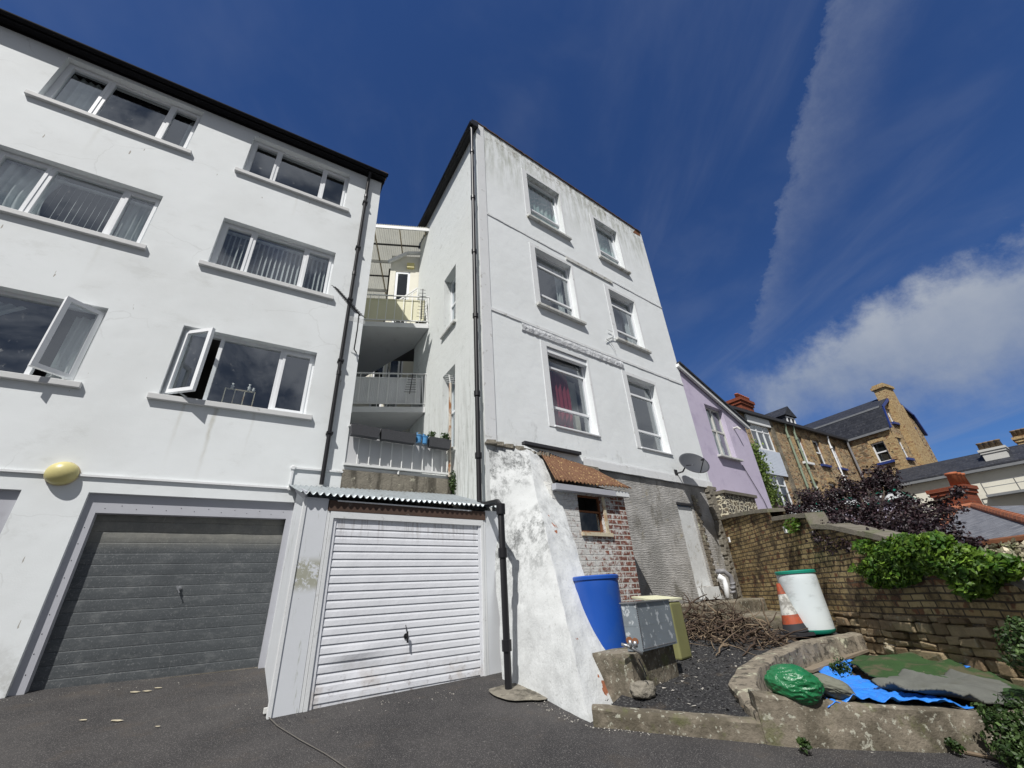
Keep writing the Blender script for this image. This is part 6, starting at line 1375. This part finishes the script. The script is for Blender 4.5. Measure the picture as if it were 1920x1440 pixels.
# ivy climbing the terrace corner by the lilac house
mb = MB()
for k in range(2600):
    t = random.random(); x = 1408 + (1450 - 1408) * t + random.gauss(0, 6 + 7 * t); y = 835 + (955 - 835) * t + random.gauss(0, 5); u, z = SF.uv(x, y, .3); mb.leaf(SF.p(u, z, random.uniform(.05, .5)), random.uniform(.09, .2), SF.N)
o = mb.build('climbing_ivy', 'leaf_ivy', origin=SF.p(1.2, 2, .3), recalc=False); tag(o, 'green ivy climbing beside the lilac house next to the pale weatherboarding', 'ivy')
# flat-roofed white extension
p0, p1 = atz(1440, 975, 3.6), atz(1545, 958, 3.6); az_ = math.degrees(math.atan2(p1.x - p0.x, p1.y - p0.y)); XF = Fac(p0[:2], az_); xl = (p1 - p0).length
ex_ = thing('flat_roof_extension', 'low white flat-roofed extension with a dark green edge behind the wall', 'building', XF.p(xl / 2, 1))
zt_ = XF.uv(1480, 955)[1]; zb_ = XF.uv(1480, 968)[1]
mb = MB(); mb.fbox(XF, -1, xl + 2, zb_, zt_, -3, .05); mb.build('fascia', 'trim_white', ex_); mb = MB(); mb.fbox(XF, -1, xl + 2, zb_ - .07, zb_ - .002, -3, .08); mb.fbox(XF, -1, xl + 2, zt_ + .002, zt_ + .06, -3, .09); mb.build('edge_trim', 'green_band', ex_); mb = MB(); mb.fbox(XF, -1, xl + 2, .5, zb_ - .075, -3, 0); mb.build('wall', 'purple', ex_)

# ------------------------------------------------------------------ mansard-roofed stone house
FE = (23.82, 29.36); FLf = Fac(FE, 152); FC = FLf.p(2.72, 0); FG = Fac(FC[:2], 62); GW = 5.1; EV2 = 10.40
mh = thing('mansard_house', 'stone house with slate mansard roof, blue verges and a buff gable chimney', 'house', FC + Vector((0, 0, 2)))
fl = [rect(FLf, [(1630, 832), (1655, 827), (1675, 862), (1650, 868)]), rect(FLf, [(1672, 912), (1698, 905), (1712, 945), (1690, 950)])]
gw_ = [(.42, 1.08, 8.35, 9.78), (3.42, 4.14, 8.2, 9.66), (1.02, 1.60, 10.95, 12.0), (3.35, 3.9, 10.9, 12.0), (.45, 1.05, 5.6, 6.72), (3.4, 4.1, 5.5, 6.7)]
mb = MB(); mb.wall(FLf, -4, 2.72, 0, EV2, fl, .2); mb.build('wall', 'rubble_house', mh, recalc=False)
mb = MB(); mb.wall(FG, 0, GW, 0, 13.2, gw_, .2)
prof = [(0, EV2), (.42, 12.0), (2.5, 13.15), (4.62, 12.0), (5.1, EV2)]
for (a, za), (b, zb) in zip(prof[:-1], prof[1:]):
    d = (FG.p(b, zb) - FG.p(a, za)).normalized(); n_ = d.cross(FG.N); n_ = -n_ if n_.z < 0 else n_; clip(mb, FG.p(a, za), n_)
mb.build('gable_wall', 'rubble_house', mh, recalc=False); rooms(mh, FLf, fl, 1.2, inset=.26); rooms(mh, FG, [q for q in gw_ if q[3] < 10.5], 1.2, inset=.26)
for (a, za), (b, zb) in zip(prof[:-1], prof[1:]):
    mb = MB(); e = 9; p, q = FG.p(a, za, .12), FG.p(b, zb, .12); up = Vector((0, 0, .10)); mb.hexa([p, q, q - FG.N * e, p - FG.N * e, p + up, q + up, q - FG.N * e + up, p - FG.N * e + up]); mb.build('roof_slope', 'slate', mh)
    mb = MB(); mb.bar(p + FG.N * .04 - Vector((0, 0, .03)), q + FG.N * .04 - Vector((0, 0, .03)), .06, .16); mb.build('bargeboard', 'blue_paint', mh)
mb = MB(); mb.fbox(FLf, -4, 2.8, EV2 - .14, EV2, .02, .2); mb.build('gutter', 'grey_lead', mh)
mb = MB(); p, q = FLf.p(-6, 12.06, -.42), FLf.p(2.7, 12.06, -.42); mb.bar(p, q, .10, .12); mb.build('lead_roll', 'grey_lead', mh)
mb = MB(); mb.fbox(FG, 1.70, 3.15, 4.5, 12.4, 0, .35); mb.fbox(FG, 1.85, 3.05, 12.4, 13.7, -.4, .3); mb.fbox(FG, 1.75, 3.15, 13.7, 13.9, -.5, .4); mb.fbox(FG, 1.85, 3.05, 13.9, 14.05, -.4, .3); mb.build('chimney', 'brick_buff', mh)
mb = MB()
for k in range(40):
    e = .30 if k % 2 else .5; z = 1 + k * .235; mb.fbox(FG, .0, e, z, z + .22, .0, .02); mb.fbox(FLf, 2.72 - e, 2.72, z, z + .22, .0, .02)
mb.build('quoins', 'brick_buff', mh)
for F_, lst in ((FLf, fl), (FG, gw_)):
    for wv_ in lst:
        a, b, c, d = wv_; w_ = window(mh, F_, wv_, .1, (), [(c + d) / 2], .08, glassm='glass_dark'); m_ = MB(); m_.fbox(F_, a - .1, b + .1, c - .16, c - .003, -.1, .15); m_.build('window_sill', 'blue_paint', w_)
        m_ = MB()
        for k in range(int((d - c) / .27)): e = .14 if k % 2 else .24; m_.fbox(F_, a - e, a - .003, c + k * .27, c + k * .27 + .26, 0, .024); m_.fbox(F_, b + .003, b + e, c + k * .27, c + k * .27 + .26, 0, .024)
        m_.fbox(F_, a - .1, b + .1, d + .003, d + .24, 0, .026); m_.build('brick_dressing', 'brick_buff', w_)
# red chimney stack of the terrace in front
def stack(x0, x1, ytop, ybot, D, az, mat, potmat, n, label, name, pot=(.12, .3), dep=.8, cap=.12):
    t = at((x0 + x1) / 2, ytop, D); p = Vector((t.x, t.y, at((x0 + x1) / 2, ybot, D).z)); q0, q1 = at(x0, (ytop + ybot) / 2, D), at(x1, (ytop + ybot) / 2, D); w_ = (q1 - q0).length; F = Fac((p.x, p.y), az)
    t_ = thing(name, label, 'chimney', p); m_ = MB(); m_.fbox(F, -w_ / 2, w_ / 2, p.z - 1.2, t.z - cap * 2, -dep, 0); m_.fbox(F, -w_ / 2 - cap * .35, w_ / 2 + cap * .35, t.z - cap * 2, t.z - cap, -dep - cap * .35, cap * .35); m_.fbox(F, -w_ / 2 - cap * .7, w_ / 2 + cap * .7, t.z - cap, t.z, -dep - cap * .7, cap * .7); m_.build('stack', mat, t_)
    for k in range(n): m_ = MB(); m_.lathe(F.p(-w_ / 2 + w_ * (k + .5) / n, t.z, -.12), [(pot[0], 0), (pot[0] * .85, pot[1] * .8), (pot[0] * 1.05, pot[1] * .85), (pot[0] * 1.05, pot[1])], 14); m_.build('chimney_pot', potmat, t_, smooth=True)
    return F, t.z
stack(1370, 1424, 750, 790, 29, 52, 'brick_red', 'terracotta', 7, 'red brick chimney stack with a row of terracotta pots behind the lilac house', 'chimney_stack', (.13, .32), 1.1, .2)

# ------------------------------------------------------------------ buildings at the far right
eL, eR = atz(1762, 893, 6.4), atz(1920, 863, 6.4); az_ = math.degrees(math.atan2(eR.x - eL.x, eR.y - eL.y)); CW = Fac(eL[:2], az_); cl = (eR - eL).length
cw = thing('cream_building', 'cream rendered building with a dark slate roof at the right edge', 'building', CW.p(cl / 2, 1))
mb = MB(); mb.wall(CW, -2, cl + 6, 0, 6.35, [], 0); mb.build('wall', 'cream_wall', cw, recalc=False)
mb = MB(); mb.hexa([CW.p(-2, 6.35, .3), CW.p(cl + 6, 6.35, .3), CW.p(cl + 6, 7.35, -1.6), CW.p(-2, 7.35, -1.6), CW.p(-2, 6.45, .3), CW.p(cl + 6, 6.45, .3), CW.p(cl + 6, 7.45, -1.6), CW.p(-2, 7.45, -1.6)]); mb.build('roof', 'slate', cw)
mb = MB(); mb.fbox(CW, -2, cl + 6, 6.22, 6.35, .02, .32); mb.build('gutter', 'grey_lead', cw)
zz_ = CW.uv(1880, 925)[1]; mb = MB(); mb.fbox(CW, CW.uv(1852, 930)[0], cl + 6, zz_ - .12, zz_, .01, .5); mb.build('ledge', 'grey_lead', cw)
mb = MB(); u_ = CW.uv(1852, 925)[0]
for z in (.35, .6): mb.bar(CW.p(u_, zz_ + z, .45), CW.p(cl + 6, zz_ + z, .45), .03)
for k in range(8): mb.bar(CW.p(u_ + k * 1.2, zz_, .45), CW.p(u_ + k * 1.2, zz_ + .6, .45), .03)
mb.build('ledge_rail', 'alu', cw)
stack(1834, 1882, 840, 866, 33.8, az_, 'grey_render', 'buff_clay', 4, 'grey rendered chimney stack with four short pots on the slate roof', 'chimney_stack', (.13, .38), .9, .12)
stack(1898, 1950, 815, 846, 36, az_, 'brick_buff', 'buff_clay', 5, 'buff brick chimney stack with dark pots cut by the right edge', 'chimney_stack', (.13, .38), .9, .15)
# low slate roof with terracotta ridges
hr = thing('hipped_outbuilding', 'low building with grey slate hipped roof and orange ridge tiles', 'building', at(1860, 1030, 13))
e0, e1 = atz(1735, 1031, 1.95), atz(1990, 998, 1.95); zrg = 1.95 + 1.35
t0, t1 = at(1792, 955, 15.5), at(1826, 947, 15.5); t1.z = t0.z; rgt = at(1990, 1010, 16.5)
eb = e1 + (t1 - e1) * 1.0; dirn = (e1 - e0).normalized(); nb = Vector((-dirn.y, dirn.x, 0))
tl, tr_ = t0, t1; br_, bl_ = e1 + nb * 7, e0 + nb * 7
mb = MB(); mb.face([e0, e1, tr_, tl]); mb.face([e1, br_, tr_]); mb.face([br_, bl_, tl, tr_]); mb.face([bl_, e0, tl]); mb.build('roof', 'slate_grey', hr, recalc=True)
def tiles(p, q, nm='ridge_tiles'):
    m_ = MB(); n = int((q - p).length / .3)
    for k in range(n): a, b = p + (q - p) * (k / n), p + (q - p) * ((k + .97) / n); m_.tube([a + Vector((0, 0, .02)), b + Vector((0, 0, .035))], .075, 8)
    m_.build(nm, 'terracotta_old', hr)
tiles(e0, tl, 'hip_tiles'); tiles(tr_, e1, 'hip_tiles'); tiles(tl, tr_)
mb = MB(); lo = Vector((0, 0, -2)); mb.face([e0 + lo + nb * .3, e1 + lo + nb * .3, e1 + nb * .3, e0 + nb * .3]); mb.build('wall', 'cream_wall', hr, recalc=False)
mb = MB(); mb.tube([e0 - nb * .05 - Vector((0, 0, .04)), e1 - nb * .05 - Vector((0, 0, .04))], .07, 8); mb.build('gutter', 'rust', hr)
Fs, zs = stack(1776, 1850, 910, 960, 17, 62, 'brick_red', 'terracotta', 3, 'red brick chimney stack with three pots above the hipped slate roof', 'chimney_stack', (.13, .36), .7, .10)

# ------------------------------------------------------------------ plants
def crown(blobs, n, size, mat, label, name, trunk, shell=.25, limbs=True):
    c0 = at(*trunk); t_ = thing(name, label, 'tree', (c0.x, c0.y, .3)); m_ = MB(); tot = sum(b[3] ** 2 for b in blobs)
    cs = []
    for (x, y, D_, r_) in blobs:
        c = at(x, y, D_); cs.append((c, r_)); k = int(n * r_ ** 2 / tot)
        for _ in range(k):
            d = Vector((random.gauss(0, 1), random.gauss(0, 1), random.gauss(0, 1))).normalized(); kk = random.random() ** .45; kk *= 1 + .35 * mnoise.noise(d * 2.1 + c * 3)
            p = c + Vector((d.x, d.y, d.z * .8)) * r_ * kk
            if mnoise.noise(p * 3.2) < -.14: continue
            m_.leaf(p, size * random.uniform(.6, 1.4), (d + Vector((0, 0, .5))).normalized())
    m_.build('crown', mat, t_, recalc=False)
    if limbs:
        m_ = MB(); base = Vector((c0.x, c0.y, .3)); top = Vector((c0.x, c0.y, c0.z)); m_.tube([base, base + (top - base) * .5 + Vector((.05, .02, 0)), top], [.09, .075, .06], 10)
        for c, r_ in cs: m = (top + c) / 2 + Vector((random.uniform(-.1, .1), random.uniform(-.1, .1), .1)); m_.tube([top, m, c], [.05, .03, .012], 7)
        m_.build('trunk', 'bark', t_, smooth=True)
    return t_
crown([(1515, 935, 11, .33), (1505, 968, 10.6, .36), (1550, 985, 10.4, .48), (1560, 940, 10.8, .40), (1600, 925, 10.9, .34), (1648, 893, 10.9, .30), (1660, 912, 10.8, .32), (1625, 905, 10.9, .25), (1630, 960, 10.4, .52), (1700, 995, 9.6, .48), (1735, 985, 9.8, .42), (1765, 1015, 9.0, .42), (1620, 1005, 9.8, .46), (1490, 1000, 10.4, .20), (1760, 950, 10, .22), (1590, 900, 10.9, .2), (1470, 955, 11.2, .22), (1800, 925, 10, .16), (1690, 945, 10.4, .34), (1785, 960, 9.8, .2), (1680, 1030, 9.4, .35), (1575, 1020, 10, .3), (1820, 1010, 9.2, .18), (1540, 1008, 9.5, .26), (1575, 1022, 9.2, .28), (1515, 992, 9.9, .22), (1608, 1018, 8.9, .28), (1650, 1015, 8.6, .25), (1590, 990, 9.6, .35), (1558, 1000, 9.4, .28), (1625, 1005, 9.0, .3)],
      42000, .05, 'leaf_purple', 'spreading dark purple-leaved tree overhanging the brick wall', 'purple_tree', (1650, 1000, 10.4))
# ivy over wall
def wallivy(blobs, n, size, mat, label, name, depth=.17):
    m_ = MB(); tot = sum(b[2] * b[3] for b in blobs); c0 = None
    for (x, y, rx_, ry_) in blobs:
        for _ in range(int(n * rx_ * ry_ / tot)):
            a = random.random() * 2 * PI; r_ = random.random() ** .5 * (1 + .25 * mnoise.noise(Vector((math.cos(a) * 1.5 + x, math.sin(a) * 1.5, 0)))); px, py = x + rx_ * r_ * math.cos(a), y + ry_ * r_ * math.sin(a)
            w_ = random.uniform(-.05, depth) * (1 - .5 * r_ ** 2); u, z = WF.uv(px, py, .05)
            m_.leaf(WF.p(u, z, .03 + w_), size * random.uniform(.35, 1.6), (WF.N + Vector((0, 0, .7))).normalized())
    u, z = WF.uv(blobs[0][0], blobs[0][1]); o = m_.build(name, mat, origin=WF.p(u, z), recalc=False); return tag(o, label, 'ivy')
wallivy([(1660, 1065, 45, 32), (1700, 1040, 70, 34), (1690, 1072, 40, 28), (1745, 1030, 50, 30), (1780, 1050, 60, 30), (1820, 1065, 55, 35), (1830, 1095, 38, 30), (1870, 1065, 50, 26), (1622, 1025, 16, 14), (1612, 1065, 12, 8)], 9000, .062, 'leaf_green', 'bright green broad-leaved creeper hanging over the brick wall', 'creeper')
wallivy([(1487, 985, 12, 14)], 160, .06, 'leaf_green', 'small bright green sprig growing below the coping step', 'wall_sprig')
def shrub(blobs, n, size, mat, label, name, cat='shrub'):
    m_ = MB(); tot = sum(b[3] ** 2 for b in blobs); c0 = at(*blobs[0][:3])
    for (x, y, D_, r_) in blobs: m_.leaves(at(x, y, D_), r_, int(n * r_ ** 2 / tot), size, .2)
    return tag(m_.build(name, mat, origin=c0, recalc=False), label, cat)
shrub([(1900, 1400, 5.6, .17), (1885, 1362, 5.7, .12), (1920, 1350, 5.8, .17), (1858, 1342, 5.6, .07), (1928, 1425, 5.6, .18), (1838, 1328, 5.7, .05)], 2400, .035, 'leaf_dark', 'dark leafy shrub spilling over the right end of the planter', 'shrub')
shrub([(1900, 1200, 6.3, .13), (1920, 1232, 6.2, .16), (1908, 1170, 6.4, .08), (1928, 1190, 6.3, .14)], 1000, .04, 'leaf_dark', 'grey green shrub against the rubble base at the right edge', 'shrub')
shrub([(1880, 1055, 8.0, .22), (1915, 1052, 8.0, .24), (1850, 1060, 8.0, .18)], 1500, .06, 'leaf_pale', 'pale flowering hedge beyond the wall near the slate roof', 'hedge', 'hedge')
shrub([(1508, 1397, 5.02, .05), (1502, 1390, 5.04, .035)], 120, .035, 'leaf_dark', 'small green weed rooted in the kerb at the road edge', 'weed', 'weed')
shrub([(1787, 1396, 5.68, .045), (1797, 1403, 5.66, .045), (1778, 1391, 5.7, .03)], 120, .03, 'leaf_dark', 'low weed at the foot of the planter near the dead stem', 'weed', 'weed')
shrub([(1577, 1250, 5.9, .09), (1567, 1252, 5.9, .06)], 260, .03, 'leaf_dark', 'clump of green weeds growing through the blue tarpaulin', 'weed', 'weed')
